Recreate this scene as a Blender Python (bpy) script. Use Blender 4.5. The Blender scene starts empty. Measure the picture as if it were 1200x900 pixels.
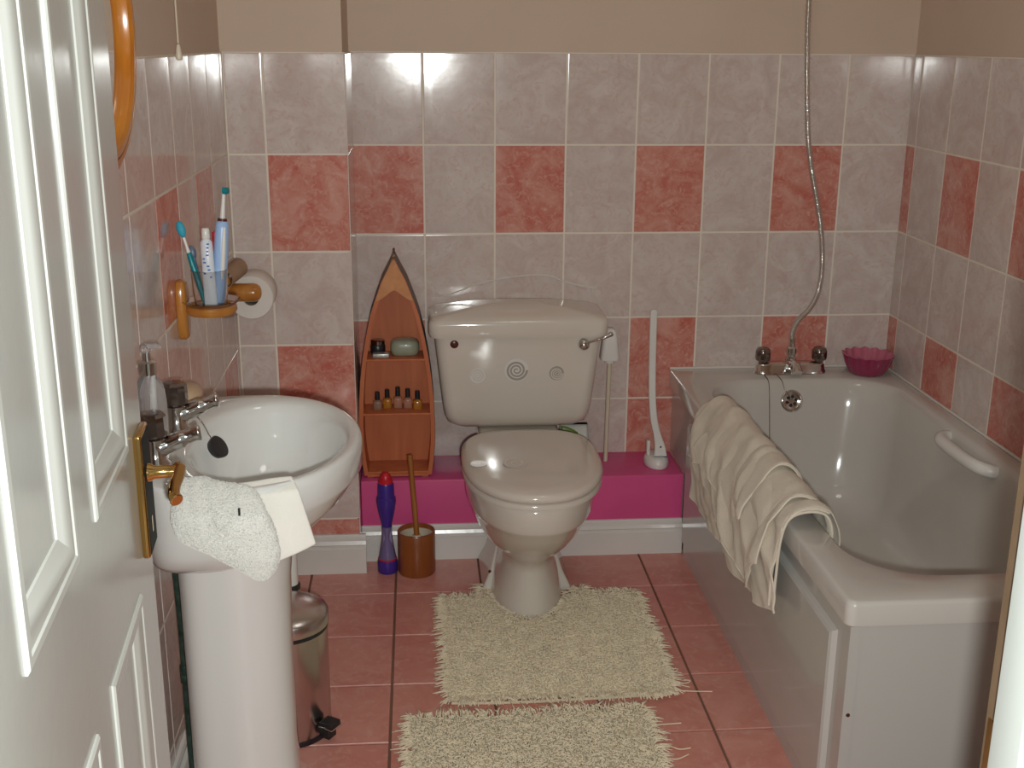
import bpy, bmesh, math, random
import numpy as np
from mathutils import Vector, Matrix, noise
random.seed(7)
rng = np.random.default_rng(7)
PI = math.pi
SC = bpy.context.scene
COL = SC.collection

# ------------------------------------------------------------------ camera
CAM = Vector((0.1834, -3.3329, 1.4392))
YAW, PIT, ROL, FPX = 0.0807, 0.2859, 0.0067, 1369.9
fw = Vector((math.sin(YAW)*math.cos(PIT), math.cos(YAW)*math.cos(PIT), -math.sin(PIT)))
rt = Vector((math.cos(YAW), -math.sin(YAW), 0))
up = rt.cross(fw)
r2 = rt*math.cos(ROL) + up*math.sin(ROL)
u2 = -rt*math.sin(ROL) + up*math.cos(ROL)
cd = bpy.data.cameras.new('camera')
cam = bpy.data.objects.new('camera', cd)
COL.objects.link(cam)
cam.matrix_world = Matrix(((r2.x, u2.x, -fw.x, CAM.x), (r2.y, u2.y, -fw.y, CAM.y), (r2.z, u2.z, -fw.z, CAM.z), (0, 0, 0, 1)))
cd.sensor_width = 36.0
cd.lens = FPX/1200*36.0
cd.clip_start = 0.02
SC.camera = cam

# ------------------------------------------------------------------ light: dim hall daylight, the camera's flash
w = bpy.data.worlds.new('hall_daylight'); SC.world = w; w.use_nodes = True
w.node_tree.nodes['Background'].inputs[0].default_value = (0.97, 0.98, 0.96, 1)
w.node_tree.nodes['Background'].inputs[1].default_value = 0.20
fl = bpy.data.lights.new('camera_flash', 'POINT')
fl.energy = 85.0; fl.shadow_soft_size = 0.016; fl.color = (0.955, 1.0, 0.965)
flo = bpy.data.objects.new('camera_flash', fl); COL.objects.link(flo)
flo.location = CAM + r2*0.03 - u2*0.05 + fw*0.02
FILL_LAMP = 3.8      # strength of the added ceiling fill lamp
SC.view_settings.view_transform = 'Standard'
SC.view_settings.look = 'None'
SC.view_settings.gamma = 1.0
SC.view_settings.use_curve_mapping = False
SC.view_settings.exposure = 0.24

# ------------------------------------------------------------------ materials
def nt(name):
    m = bpy.data.materials.new(name); m.use_nodes = True
    return m, m.node_tree, m.node_tree.nodes['Principled BSDF']
def plain(name, col, rough=.5, metal=0, spec=.5, coat=0, bump=0, bscale=200, var=0, vscale=8, trans=0, ior=1.5, sheen=0):
    m, t, b = nt(name)
    b.inputs['Base Color'].default_value = (*col, 1)
    b.inputs['Roughness'].default_value = rough
    b.inputs['Metallic'].default_value = metal
    b.inputs['Specular IOR Level'].default_value = spec
    b.inputs['IOR'].default_value = ior
    if coat:
        b.inputs['Coat Weight'].default_value = coat; b.inputs['Coat Roughness'].default_value = .06
    if trans: b.inputs['Transmission Weight'].default_value = trans
    if sheen: b.inputs['Sheen Weight'].default_value = sheen; b.inputs['Sheen Roughness'].default_value = .5
    tc = t.nodes.new('ShaderNodeTexCoord')
    if var:
        n = t.nodes.new('ShaderNodeTexNoise'); n.inputs['Scale'].default_value = vscale; n.inputs['Detail'].default_value = 6
        r = t.nodes.new('ShaderNodeValToRGB')
        r.color_ramp.elements[0].position = .3; r.color_ramp.elements[1].position = .7
        r.color_ramp.elements[0].color = (*[c*(1-var) for c in col], 1)
        r.color_ramp.elements[1].color = (*[min(1, c*(1+var*.6)) for c in col], 1)
        t.links.new(tc.outputs['Object'], n.inputs['Vector']); t.links.new(n.outputs['Fac'], r.inputs[0])
        t.links.new(r.outputs[0], b.inputs['Base Color'])
    if bump:
        n = t.nodes.new('ShaderNodeTexNoise'); n.inputs['Scale'].default_value = bscale; n.inputs['Detail'].default_value = 3
        bp = t.nodes.new('ShaderNodeBump'); bp.inputs['Strength'].default_value = bump; bp.inputs['Distance'].default_value = .004
        t.links.new(tc.outputs['Object'], n.inputs['Vector']); t.links.new(n.outputs['Fac'], bp.inputs['Height'])
        t.links.new(bp.outputs[0], b.inputs['Normal'])
    return m
def tile_mat(name, c1, c2, c3, scale, rough, contrast=(.35, .65), bump=.03, bscale=14):
    """marbled glaze: two noises blended, shifted by each tile's own random number"""
    m, t, b = nt(name)
    tc = t.nodes.new('ShaderNodeTexCoord'); oi = t.nodes.new('ShaderNodeObjectInfo')
    mp = t.nodes.new('ShaderNodeVectorMath'); mp.operation = 'MULTIPLY_ADD'
    sc = t.nodes.new('ShaderNodeVectorMath'); sc.operation = 'SCALE'; sc.inputs[0].default_value = (37, 53, 71)
    t.links.new(oi.outputs['Random'], sc.inputs['Scale'])
    ad = t.nodes.new('ShaderNodeVectorMath'); ad.operation = 'ADD'
    t.links.new(tc.outputs['Object'], ad.inputs[0]); t.links.new(sc.outputs[0], ad.inputs[1])
    n1 = t.nodes.new('ShaderNodeTexNoise'); n1.inputs['Scale'].default_value = scale; n1.inputs['Detail'].default_value = 8; n1.inputs['Roughness'].default_value = .65
    n1.inputs['Distortion'].default_value = 1.2
    n2 = t.nodes.new('ShaderNodeTexNoise'); n2.inputs['Scale'].default_value = scale*3.2; n2.inputs['Detail'].default_value = 6; n2.inputs['Distortion'].default_value = 2.2
    for n in (n1, n2): t.links.new(ad.outputs[0], n.inputs['Vector'])
    r1 = t.nodes.new('ShaderNodeValToRGB'); e = r1.color_ramp.elements
    e[0].position = contrast[0]; e[0].color = (*c1, 1); e[1].position = contrast[1]; e[1].color = (*c2, 1)
    r2_ = t.nodes.new('ShaderNodeValToRGB'); e = r2_.color_ramp.elements
    e[0].position = .52; e[0].color = (0, 0, 0, 1); e[1].position = .72; e[1].color = (.75, .75, .75, 1)
    mx = t.nodes.new('ShaderNodeMix'); mx.data_type = 'RGBA'
    t.links.new(n1.outputs['Fac'], r1.inputs[0]); t.links.new(n2.outputs['Fac'], r2_.inputs[0])
    t.links.new(r2_.outputs[0], mx.inputs[0]); t.links.new(r1.outputs[0], mx.inputs[6]); mx.inputs[7].default_value = (*c3, 1)
    t.links.new(mx.outputs[2], b.inputs['Base Color'])
    b.inputs['Roughness'].default_value = rough
    n3 = t.nodes.new('ShaderNodeTexNoise'); n3.inputs['Scale'].default_value = bscale; n3.inputs['Detail'].default_value = 2
    t.links.new(ad.outputs[0], n3.inputs['Vector'])
    bp = t.nodes.new('ShaderNodeBump'); bp.inputs['Strength'].default_value = bump; bp.inputs['Distance'].default_value = .02
    t.links.new(n3.outputs['Fac'], bp.inputs['Height']); t.links.new(bp.outputs[0], b.inputs['Normal'])
    return m
def wood_mat(name, c1, c2, scale=9, stretch=(1, 1, .12), rough=.35, coat=.3):
    m, t, b = nt(name)
    tc = t.nodes.new('ShaderNodeTexCoord'); mp = t.nodes.new('ShaderNodeMapping'); mp.inputs['Scale'].default_value = stretch
    n = t.nodes.new('ShaderNodeTexNoise'); n.inputs['Scale'].default_value = scale*6; n.inputs['Detail'].default_value = 5; n.inputs['Distortion'].default_value = .6
    r = t.nodes.new('ShaderNodeValToRGB'); r.color_ramp.elements[0].position = .3; r.color_ramp.elements[1].position = .7
    r.color_ramp.elements[0].color = (*c1, 1); r.color_ramp.elements[1].color = (*c2, 1)
    t.links.new(tc.outputs['Object'], mp.inputs[0]); t.links.new(mp.outputs[0], n.inputs['Vector'])
    t.links.new(n.outputs['Fac'], r.inputs[0]); t.links.new(r.outputs[0], b.inputs['Base Color'])
    b.inputs['Roughness'].default_value = rough; b.inputs['Coat Weight'].default_value = coat; b.inputs['Coat Roughness'].default_value = .15
    return m
def fabric_mat(name, col, scale=260, strength=.5, var=.12):
    m = plain(name, col, .92, spec=.15, var=var, vscale=14, bump=strength, bscale=scale, sheen=.25)
    return m
def glass_mat(name, col=(1, 1, 1), rough=.03, ior=1.45):
    return plain(name, col, rough, trans=1.0, ior=ior)

M = {}
M['tile_pale'] = tile_mat('pale_marbled_tile', (.585, .47, .43), (.69, .605, .56), (.60, .41, .375), 11, .12, bump=.005, bscale=22)
M['tile_pink'] = tile_mat('salmon_marbled_tile', (.56, .15, .115), (.66, .33, .265), (.70, .42, .345), 13, .12, bump=.005, bscale=22)
M['tile_floor'] = tile_mat('terracotta_pink_floor_tile', (.60, .225, .18), (.68, .31, .255), (.70, .38, .32), 7, .34, bump=.05, bscale=30)
M['grout'] = plain('cream_grout', (.80, .72, .62), .8, bump=.2, bscale=300)
M['floor_grout'] = plain('brown_grout', (.22, .11, .075), .85, bump=.2, bscale=300, var=.2)
M['paint'] = plain('peach_paint', (.62, .475, .375), .62, bump=.05, bscale=220, var=.05, vscale=3)
M['ceil'] = plain('ceiling_paint', (.78, .72, .64), .8, bump=.05, bscale=100)
M['gloss_white'] = plain('white_gloss_paint', (.72, .69, .65), .22, bump=.04, bscale=60, var=.05, vscale=5)
M['door_white'] = plain('door_gloss_paint', (.54, .55, .515), .17, bump=.05, bscale=45)
M['moulding'] = plain('moulding_gloss_paint', (.66, .67, .63), .25)
M['pink_paint'] = plain('magenta_paint', (.72, .09, .27), .42, bump=.05, bscale=120, var=.08, vscale=6)
M['ceramic'] = plain('beige_ceramic', (.70, .635, .56), .10, coat=.4)
M['basin_ceramic'] = plain('basin_ceramic', (.72, .715, .69), .09, coat=.4)
M['acrylic'] = plain('beige_acrylic', (.60, .56, .515), .12, coat=.3, var=.03, vscale=4)
M['panel'] = plain('bath_panel_acrylic', (.52, .50, .47), .16, coat=.2, bump=.02, bscale=12)
M['seat_plastic'] = plain('beige_seat_plastic', (.66, .59, .525), .12, coat=.3)
M['chrome'] = plain('chrome', (.72, .71, .69), .10, metal=1)
M['dark_chrome'] = plain('smoked_chrome_knob', (.28, .24, .23), .12, metal=1)
M['brass'] = plain('polished_brass', (.62, .40, .14), .13, metal=1)
M['bin_steel'] = plain('brushed_bin_steel', (.60, .57, .55), .25, metal=1, bump=.02, bscale=30)
M['black'] = plain('black_plastic', (.018, .018, .02), .35)
M['dull_black'] = plain('dull_black_reflection', (.012, .011, .010), .55, spec=.08)
M['dark_red'] = plain('dark_red_plug', (.09, .018, .014), .3)
M['pine'] = wood_mat('honey_pine', (.40, .14, .022), (.52, .215, .04), 7, rough=.25, coat=.5)
M['mirror_wood'] = wood_mat('orange_pine', (.42, .13, .012), (.55, .20, .022), 6, (1, .2, .2), rough=.2, coat=.5)
M['boat_wood'] = wood_mat('orange_stained_wood', (.48, .12, .042), (.58, .17, .062), 5, rough=.5, coat=.05)
M['boat_cap'] = wood_mat('light_bow_wood', (.54, .22, .075), (.64, .29, .11), 6, (1, .2, 1), rough=.5, coat=.05)
M['boat_edge'] = plain('dark_edge_brown', (.10, .05, .032), .5)
M['brush_wood'] = wood_mat('brown_varnished_wood', (.23, .062, .014), (.33, .10, .022), 5, rough=.3, coat=.3)
M['dowel'] = wood_mat('dowel_wood', (.30, .10, .02), (.42, .16, .035), 6, rough=.35, coat=.2)
M['purple'] = plain('purple_plastic', (.055, .025, .26), .3)
M['purple_glass'] = plain('clear_bottle_with_purple_gel', (.62, .5, .85), .08, trans=.75)
M['red'] = plain('red_plastic', (.58, .015, .03), .35)
M['white_plastic'] = plain('white_plastic', (.76, .73, .69), .3)
M['cream_plastic'] = plain('cream_pipe_plastic', (.66, .57, .44), .35)
M['grey_blue'] = plain('blue_grey_band', (.12, .16, .24), .4)
M['green'] = plain('leaf_green_print', (.14, .22, .025), .4)
M['pack'] = plain('white_pack_film', (.62, .62, .57), .25)
M['pack_edge'] = plain('pale_teal_film', (.30, .46, .46), .3)
M['paper'] = plain('white_tissue_paper', (.78, .72, .66), .95, bump=.2, bscale=120)
M['card'] = plain('brown_cardboard', (.36, .225, .145), .85, var=.12, vscale=30)
M['card_in'] = plain('grey_cardboard', (.33, .30, .27), .9)
M['terry'] = fabric_mat('white_terry', (.83, .81, .76), 420, .8, .05)
M['flannel'] = fabric_mat('white_flannel', (.84, .81, .74), 600, .25, .04)
M['towel'] = fabric_mat('cream_towel', (.76, .67, .55), 420, .55, .08)
M['towel_hem'] = fabric_mat('pale_hem', (.76, .68, .56), 300, .3, .05)
M['mat_base'] = fabric_mat('cream_mat_backing', (.82, .70, .50), 200, .6)
M['mat_pile'] = plain('cream_cotton_pile', (.88, .76, .56), .9, spec=.1, var=.10, vscale=25, sheen=.2)
M['teal'] = plain('teal_plastic', (.0, .22, .26), .3)
M['aqua'] = plain('aqua_bristles', (.03, .36, .50), .6)
M['blue_soft'] = plain('pale_blue_plastic', (.36, .52, .80), .3)
M['clear'] = glass_mat('clear_glass')
M['soap_clear'] = plain('clear_dispenser_plastic', (.93, .93, .95), .05, trans=.9, ior=1.3)
M['green_soap'] = plain('sea_green_glass_soap', (.30, .33, .24), .35, coat=.2)
M['peach_soap'] = plain('peach_soap', (.46, .31, .20), .4)
M['silver'] = plain('silver_tin', (.50, .52, .50), .3, metal=.6)
M['amber'] = plain('amber_varnish', (.62, .25, .03), .1, trans=.4)
M['rosy'] = plain('rose_varnish', (.62, .30, .20), .1, trans=.4)
M['nude'] = plain('clear_nude_varnish', (.50, .30, .21), .1, trans=.5)
M['pink_dish'] = plain('magenta_glazed_dish', (.30, .025, .085), .14, coat=.4)
M['pink_dish_in'] = plain('rose_glazed_dish_inside', (.50, .13, .20), .14, coat=.4)
M['copper_pipe'] = plain('verdigris_copper', (.035, .065, .05), .5, metal=.3, var=.6, vscale=60)
M['sticker'] = plain('silver_grey_spiral_print', (.40, .355, .31), .25)
M['sticker_light'] = plain('pale_spiral_print', (.76, .72, .68), .2)
M['scale_white'] = plain('white_sealant', (.72, .67, .62), .4)
M['mirror'] = plain('mirror_glass', (.86, .85, .82), .02, metal=1)
M['jamb_wood'] = plain('bare_brown_wood', (.13, .08, .045), .6, var=.15, vscale=30)
M['frame_white'] = plain('frame_white_paint', (.52, .545, .52), .3)
M['hall'] = plain('hall_carpet', (.25, .2, .16), .9)
M['tube_print'] = plain('toothpaste_tube_plastic', (.72, .75, .80), .3)
M['blue_print'] = plain('blue_print', (.06, .16, .50), .35)

# ------------------------------------------------------------------ mesh tools
class MB:
    def __init__(s): s.v = []; s.f = []; s.m = []; s.mi = 0
    def add(s, vs, fs):
        o = len(s.v); s.v += [tuple(map(float, p)) for p in vs]
        s.f += [tuple(i+o for i in f) for f in fs]; s.m += [s.mi]*len(fs)
        return s
    def box(s, x0, x1, y0, y1, z0, z1, b=0):
        if b <= 0:
            vs = [(x, y, z) for z in (z0, z1) for y in (y0, y1) for x in (x0, x1)]
            return s.add(vs, [(0, 2, 3, 1), (4, 5, 7, 6), (0, 1, 5, 4), (2, 6, 7, 3), (0, 4, 6, 2), (1, 3, 7, 5)])
        bm = bmesh.new(); bmesh.ops.create_cube(bm, size=1)
        for v in bm.verts: v.co = Vector(((x0+x1)/2+v.co.x*(x1-x0), (y0+y1)/2+v.co.y*(y1-y0), (z0+z1)/2+v.co.z*(z1-z0)))
        bmesh.ops.bevel(bm, geom=bm.edges[:], offset=b, segments=3, profile=.5, affect='EDGES')
        return s.bm(bm)
    def bm(s, bm, T=None):
        bm.verts.index_update()
        vs = [(T @ v.co if T else v.co) for v in bm.verts]
        s.add(vs, [tuple(v.index for v in f.verts) for f in bm.faces]); bm.free(); return s
    def loft(s, rings, cap0=True, cap1=True, closed=True):
        n = len(rings[0]); vs = [p for r in rings for p in r]; fs = []
        for i in range(len(rings)-1):
            for j in range(n if closed else n-1):
                k = (j+1) % n
                fs.append((i*n+j, i*n+k, (i+1)*n+k, (i+1)*n+j))
        if cap0: fs.append(tuple(range(n))[::-1])
        if cap1: fs.append(tuple((len(rings)-1)*n+j for j in range(n)))
        return s.add(vs, fs)
    def lathe(s, prof, c=(0, 0, 0), axis=(0, 0, 1), n=32, cap0=True, cap1=True):
        a = Vector(axis).normalized(); u = a.orthogonal().normalized(); v = a.cross(u); c = Vector(c)
        return s.loft([[c+a*h+(u*math.cos(2*PI*j/n)+v*math.sin(2*PI*j/n))*r for j in range(n)] for r, h in prof], cap0, cap1)
    def cyl(s, p0, p1, r0, r1=None, n=20):
        p0 = Vector(p0); p1 = Vector(p1)
        return s.lathe([(r0, 0), (r1 if r1 is not None else r0, (p1-p0).length)], p0, p1-p0, n)
    def tube(s, pts, r, n=10, cap=True):
        pts = [Vector(p) for p in pts]; rings = []; t0 = (pts[1]-pts[0]).normalized(); u = t0.orthogonal().normalized()
        for i, p in enumerate(pts):
            t = (pts[min(i+1, len(pts)-1)]-pts[max(i-1, 0)]).normalized()
            u = (u - t*u.dot(t)).normalized(); v = t.cross(u)
            rr = r[i] if isinstance(r, (list, tuple)) else r
            rings.append([p+(u*math.cos(2*PI*j/n)+v*math.sin(2*PI*j/n))*rr for j in range(n)])
        return s.loft(rings, cap, cap)
    def ell(s, c, rad, n=20, m=12):
        c = Vector(c); rings = []
        for i in range(m+1):
            a = -PI/2+PI*i/m; cr = max(math.cos(a), 1e-3)
            rings.append([(c.x+rad[0]*cr*math.cos(2*PI*j/n), c.y+rad[1]*cr*math.sin(2*PI*j/n), c.z+rad[2]*math.sin(a)) for j in range(n)])
        return s.loft(rings)
    def grid(s, fn, nu, nv):
        vs = [fn(i/nu, j/nv) for j in range(nv+1) for i in range(nu+1)]
        return s.add(vs, [(j*(nu+1)+i, j*(nu+1)+i+1, (j+1)*(nu+1)+i+1, (j+1)*(nu+1)+i) for j in range(nv) for i in range(nu)])
    def xf(s, T):
        s.v = [tuple(T @ Vector(p)) for p in s.v]; return s

def spline(pts, n=8):
    P = [Vector(p) for p in pts]; out = []
    for i in range(len(P)-1):
        a, b, c, d = P[max(i-1, 0)], P[i], P[i+1], P[min(i+2, len(P)-1)]
        for k in range(n):
            t = k/n
            out.append(.5*((2*b)+(c-a)*t+(2*a-5*b+4*c-d)*t*t+(3*b-a-3*c+d)*t**3))
    out.append(P[-1]); return out

ORI = {}
def obj(name, mb, mat, parent=None, smooth=40, mods=None, label=None, center=True):
    v = np.array(mb.v); c = (v.min(0)+v.max(0))/2 if center else np.zeros(3)
    me = bpy.data.meshes.new(name); me.from_pydata((v-c).tolist(), [], mb.f); me.update()
    mats = mat if isinstance(mat, (list, tuple)) else [mat]
    for m in mats: me.materials.append(M[m])
    if len(mats) > 1: me.polygons.foreach_set('material_index', mb.m)
    if smooth:
        me.polygons.foreach_set('use_smooth', [True]*len(me.polygons))
        if smooth < 180: me.set_sharp_from_angle(angle=math.radians(smooth))
    bm = bmesh.new(); bm.from_mesh(me); bmesh.ops.recalc_face_normals(bm, faces=bm.faces[:]); bm.to_mesh(me); bm.free()
    o = bpy.data.objects.new(name, me); COL.objects.link(o)
    if parent is not None:
        o.parent = parent; o.location = Vector(c) - ORI[parent.name]
    else: o.location = c
    ORI[o.name] = Vector(c)
    if label: o['label'] = label
    for kind, args in (mods or []):
        md = o.modifiers.new(kind.lower(), kind)
        for k, a in args.items(): setattr(md, k, a)
    return o
def thing(name, label, cat, loc, group=None):
    o = bpy.data.objects.new(name, None); COL.objects.link(o); o.location = loc; o.empty_display_size = .05
    ORI[o.name] = Vector(loc); o['label'] = label; o['category'] = cat
    if group: o['group'] = group
    return o
def tag(o, label, cat, group=None):
    o['label'] = label; o['category'] = cat
    if group: o['group'] = group
    return o
def struct(o, label=None):
    o['kind'] = 'structure'
    if label: o['label'] = label
    return o
def copy_tree(o, loc, label):
    c = o.copy(); COL.objects.link(c); c.location = loc; c['label'] = label; ORI[c.name] = Vector(loc)
    for ch in list(o.children):
        d = ch.copy(); COL.objects.link(d); d.parent = c
        for g in ch.children:
            e = g.copy(); COL.objects.link(e); e.parent = d
    return c

# ------------------------------------------------------------------ room shell
XL, XR, YF, ZT, ZC = -.301, 1.593, -2.55, 1.408, 2.35      # left wall, right wall, front wall, tile top, ceiling
YB = -.28                                                  # front of the boxed-in corner
TW, TH, TT, GAP = .2, .25, .007, .0046
_tm = {}
def tile_mesh(a, b, t, kind, bev=.0016):
    """slab a x b facing +z, bevelled rim, shared between alike tiles"""
    k = (round(a, 3), round(b, 3), kind)
    if k in _tm: return _tm[k]
    x, y = a/2, b/2
    vs = []; fs = []
    for q, z in ((0, 0), (0, t-bev), (bev*.45, t-bev*.3), (bev*1.3, t-.0003), (.010, t-.0001), (.03, t)):
        vs += [(-x+q, -y+q, z), (x-q, -y+q, z), (x-q, y-q, z), (-x+q, y-q, z)] if min(x, y) > .03 or q < .005 else [(-x+q*min(x, y)/.04, -y+q*min(x, y)/.04, z), (x-q*min(x, y)/.04, -y+q*min(x, y)/.04, z), (x-q*min(x, y)/.04, y-q*min(x, y)/.04, z), (-x+q*min(x, y)/.04, y-q*min(x, y)/.04, z)]
    for r in range(5):
        for j in range(4):
            k2 = (j+1) % 4; fs.append((r*4+j, r*4+k2, r*4+4+k2, r*4+4+j))
    fs.append((20, 21, 22, 23))
    me = bpy.data.meshes.new(kind); me.from_pydata(vs, [], fs); me.materials.append(M[kind]); me.update()
    me.polygons.foreach_set('use_smooth', [True]*len(me.polygons)); me.set_sharp_from_angle(angle=math.radians(6))
    _tm[k] = me; return me
def lay(parent, c, U, V, N, a, b, kind, name='tile', t=TT):
    me = tile_mesh(a, b, t, kind)
    o = bpy.data.objects.new(name, me); COL.objects.link(o); o.parent = parent
    N = Vector(N); tw = Vector((random.gauss(0, .0012), random.gauss(0, .0012), random.gauss(0, .0012)))
    R = Matrix((U, V, N)).transposed().to_3x3()
    R = Matrix.Rotation(tw.x, 3, 'X') @ Matrix.Rotation(tw.y, 3, 'Y') @ R
    o.matrix_local = Matrix.Translation(Vector(c)-ORI[parent.name]) @ R.to_4x4()
    return o

def wall(name, boxes, mat='paint', label=None):
    mb = MB()
    for b in boxes: mb.box(*b)
    return struct(obj(name, mb, mat, None, smooth=0), label)
wb = wall('wall_back', [(XL-.1, XR+.1, 0, .1, 0, ZC)], label='back wall, peach paint above rows of pale and salmon tiles')
wl = wall('wall_left', [(XL-.1, XL, YF-.11, .0, 0, ZC)], label='left wall beside the basin, tiled below and painted above')
wr = wall('wall_right', [(XR, XR+.1, YF-.11, 0, 0, ZC)], label='right wall along the bath, tiled below and painted above')
wc = wall('wall_corner', [(XL, 0, YB, 0, 0, ZC)], label='boxed-in corner of tiled wall left of the wooden boat shelf')
wf = wall('wall_front', [(XL, -.175, YF-.11, YF, 0, ZC), (.665, XR, YF-.11, YF, 0, ZC), (-.175, .665, YF-.11, YF, 2.06, ZC)], label='front wall holding the doorway')
ce = struct(obj('ceiling', MB().box(XL-.1, XR+.1, YF-.11, .1, ZC, ZC+.08), 'ceil', None, 0), 'plain ceiling')
fl_ = struct(obj('floor', MB().box(XL-.1, XR+.1, YF-.11, .1, -.06, -.004), 'floor_grout', None, 0), 'floor of terracotta pink square tiles')
hf = struct(obj('floor_hall', MB().box(-1.2, 1.6, -4.4, YF-.112, -.06, -.002), 'hall', None, 0), 'hall floor outside the doorway')

# back wall tiles: grout bed, then each tile
def bed(parent, x0, x1, y0, y1, z0, z1): obj('grout', MB().box(x0, x1, y0, y1, z0, z1), 'grout', parent, 0)
bed(wb, 0, XR, -.0058, 0, .2, ZT)
PX = {1, 3, 5, 7}
rows = [(ZT-TH*(k+1), ZT-TH*k) for k in range(5)]
for k, (z0, z1) in enumerate(rows):
    for i in range(8):
        x0, x1 = i*TW, min((i+1)*TW, XR-.002)
        pink = (k in (1, 3) and (i % 2 == 0)) or (k == 4 and i == 4)
        lay(wb, ((x0+x1)/2, 0, (z0+z1)/2), (1, 0, 0), (0, 0, 1), (0, -1, 0), x1-x0-GAP, z1-z0-GAP, 'tile_pink' if pink else 'tile_pale')
# boxed corner: front face and its side face
bed(wc, XL, 0, YB-.0058, YB, .1, ZT); bed(wc, 0, .0058, YB, -.007, .1, ZT)
rows6 = rows + [(.02, ZT-TH*5)]
for k, (z0, z1) in enumerate(rows6):
    for x0, x1, c in ((XL+.007, -.1985, 0), (-.1985, .007, 1)):
        lay(wc, ((x0+x1)/2, YB, (z0+z1)/2), (1, 0, 0), (0, 0, 1), (0, -1, 0), x1-x0-GAP, z1-z0-GAP, 'tile_pink' if (c and k in (1, 3, 5)) else 'tile_pale')
    lay(wc, (0, (YB-.007)/2, (z0+z1)/2), (0, 1, 0), (0, 0, 1), (1, 0, 0), -YB-.008-GAP, z1-z0-GAP, 'tile_pale')
# right wall
bed(wr, XR-.0058, XR, -2.2, 0, .45, ZT)
ry = [-.008] + [-.0718-TW*k for k in range(10)]
for k, (z0, z1) in enumerate(rows[:4]):
    for i in range(10):
        y1, y0 = ry[i], ry[i+1]
        pink = k in (1, 3) and i % 2 == 0
        lay(wr, (XR, (y0+y1)/2, (z0+z1)/2), (0, -1, 0), (0, 0, 1), (-1, 0, 0), y1-y0-GAP, z1-z0-GAP, 'tile_pink' if pink else 'tile_pale')
# left wall
bed(wl, XL, XL+.0058, -2.1, YB, .05, ZT)
ly = [YB-.008, -.335] + [-.535-.205*k for k in range(8)]
for k, (z0, z1) in enumerate(rows6):
    for i in range(len(ly)-1):
        y1, y0 = ly[i], ly[i+1]
        pink = (k in (1, 5) and i in (2, 4, 7)) or (k == 3 and i in (1, 3))
        lay(wl, (XL, (y0+y1)/2, (z0+z1)/2), (0, 1, 0), (0, 0, 1), (1, 0, 0), y1-y0-GAP, z1-z0-GAP, 'tile_pink' if pink else 'tile_pale')
# floor tiles
S = .2347
fx = [XL] + [.1045+S*k for k in range(-1, 4)] + [.955]
fy = [-.20] + [-.4392-S*k for k in range(0, 9)] + [YF]
for i in range(len(fx)-1):
    for j in range(len(fy)-1):
        x0, x1, y1, y0 = fx[i], fx[i+1], fy[j], fy[j+1]
        lay(fl_, ((x0+x1)/2, (y0+y1)/2, -.006), (1, 0, 0), (0, 1, 0), (0, 0, 1), x1-x0-.006, y1-y0-.006, 'tile_floor', t=.006)

# pink boxing along the back wall, skirtings
lx, lf, lz = .936, -.212, .238
led = struct(obj('trim_1', MB().box(.008, lx, lf, -.008, 0, lz, .003), 'pink_paint', None, 40), 'magenta painted boxed ledge along the back wall behind the toilet')
def skirt(path, h, t, name, label):
    """ogee skirting board swept along a straight run: path = (x0,y0),(x1,y1), outward normal n"""
    (x0, y0), (x1, y1), n = path
    prof = [(0, 0), (t, 0), (t, h*.66), (t*.8, h*.69), (t*.8, h*.74), (t*.95, h*.77), (t*.75, h*.86), (t*.45, h*.90), (t*.45, h*.95), (t*.3, h), (0, h)]
    mb = MB(); mb.loft([[(x+n[0]*p, y+n[1]*p, z) for p, z in prof] for x, y in ((x0, y0), (x1, y1))])
    return struct(obj(name, mb, 'gloss_white', None, 25), label)
skirt(((.008, lf), (lx, lf), (0, -1)), .104, .02, 'baseboard_back', 'white skirting board in front of the magenta ledge')
skirt(((XL+.03, YB-.007), (.022, YB-.007), (0, -1)), .112, .022, 'baseboard_corner', 'white skirting board stub at the foot of the tiled corner')
skirt(((XL+.007, YB-.03), (XL+.007, -2.5), (1, 0)), .125, .022, 'baseboard_left', 'white skirting board along the left wall behind the basin pedestal')

# scar of old sealant over the cistern
pts = spline([(.235, -.009, .737), (.26, -.009, .731), (.30, -.009, .742), (.352, -.009, .763), (.45, -.009, .782), (.55, -.009, .786), (.60, -.009, .768), (.64, -.009, .757), (.69, -.009, .748), (.702, -.009, .760)], 6)
obj('sealant_scar', MB().tube(pts, [.0016+.0012*abs(math.sin(i*.9)) for i in range(len(pts))], 6), 'scale_white', wb)

# ------------------------------------------------------------------ door and frame
DX, DY = -.193, -1.84; dv = Vector((-.0845, 1, 0)).normalized(); dn = Vector((dv.y, -dv.x, 0))
def D(u, z, w=0): return Vector((DX, DY, 0)) - dv*u + dn*w + Vector((0, 0, z))
dT = Matrix(((-dv.x, dn.x, 0, DX), (-dv.y, dn.y, 0, DY), (0, 0, 1, 0), (0, 0, 0, 1)))   # (u, w, z) -> world
def dobj(name, mb, mat, parent, smooth=40, label=None):
    return obj(name, mb.xf(dT), mat, parent, smooth, label=label)
panels = [(.08, .305, .942, 1.92), (.405, .625, .942, 1.92), (.075, .305, .17, .744), (.40, .625, .17, .744)]
U0, U1, Z1, TK = -.05, .75, 1.985, .04
dbase = thing('door_1', 'white gloss panelled door standing open at the left with a brass handle', 'door', D(.7, 0))
dbase['kind'] = 'structure'
mb = MB()      # the frame of the leaf: stiles, mullion, rails, leaving the panels recessed
us = [U0, .078, .305, .402, .625, U1]
for a, b in ((U0, .078), (.305, .402), (.625, U1)): mb.box(a, b, -TK, 0, .012, Z1)
for a, b in ((.078, .305), (.402, .625)):
    for c, d in ((.012, .17), (.744, .942), (1.92, Z1)): mb.box(a, b, -TK, 0, c, d)
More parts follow.
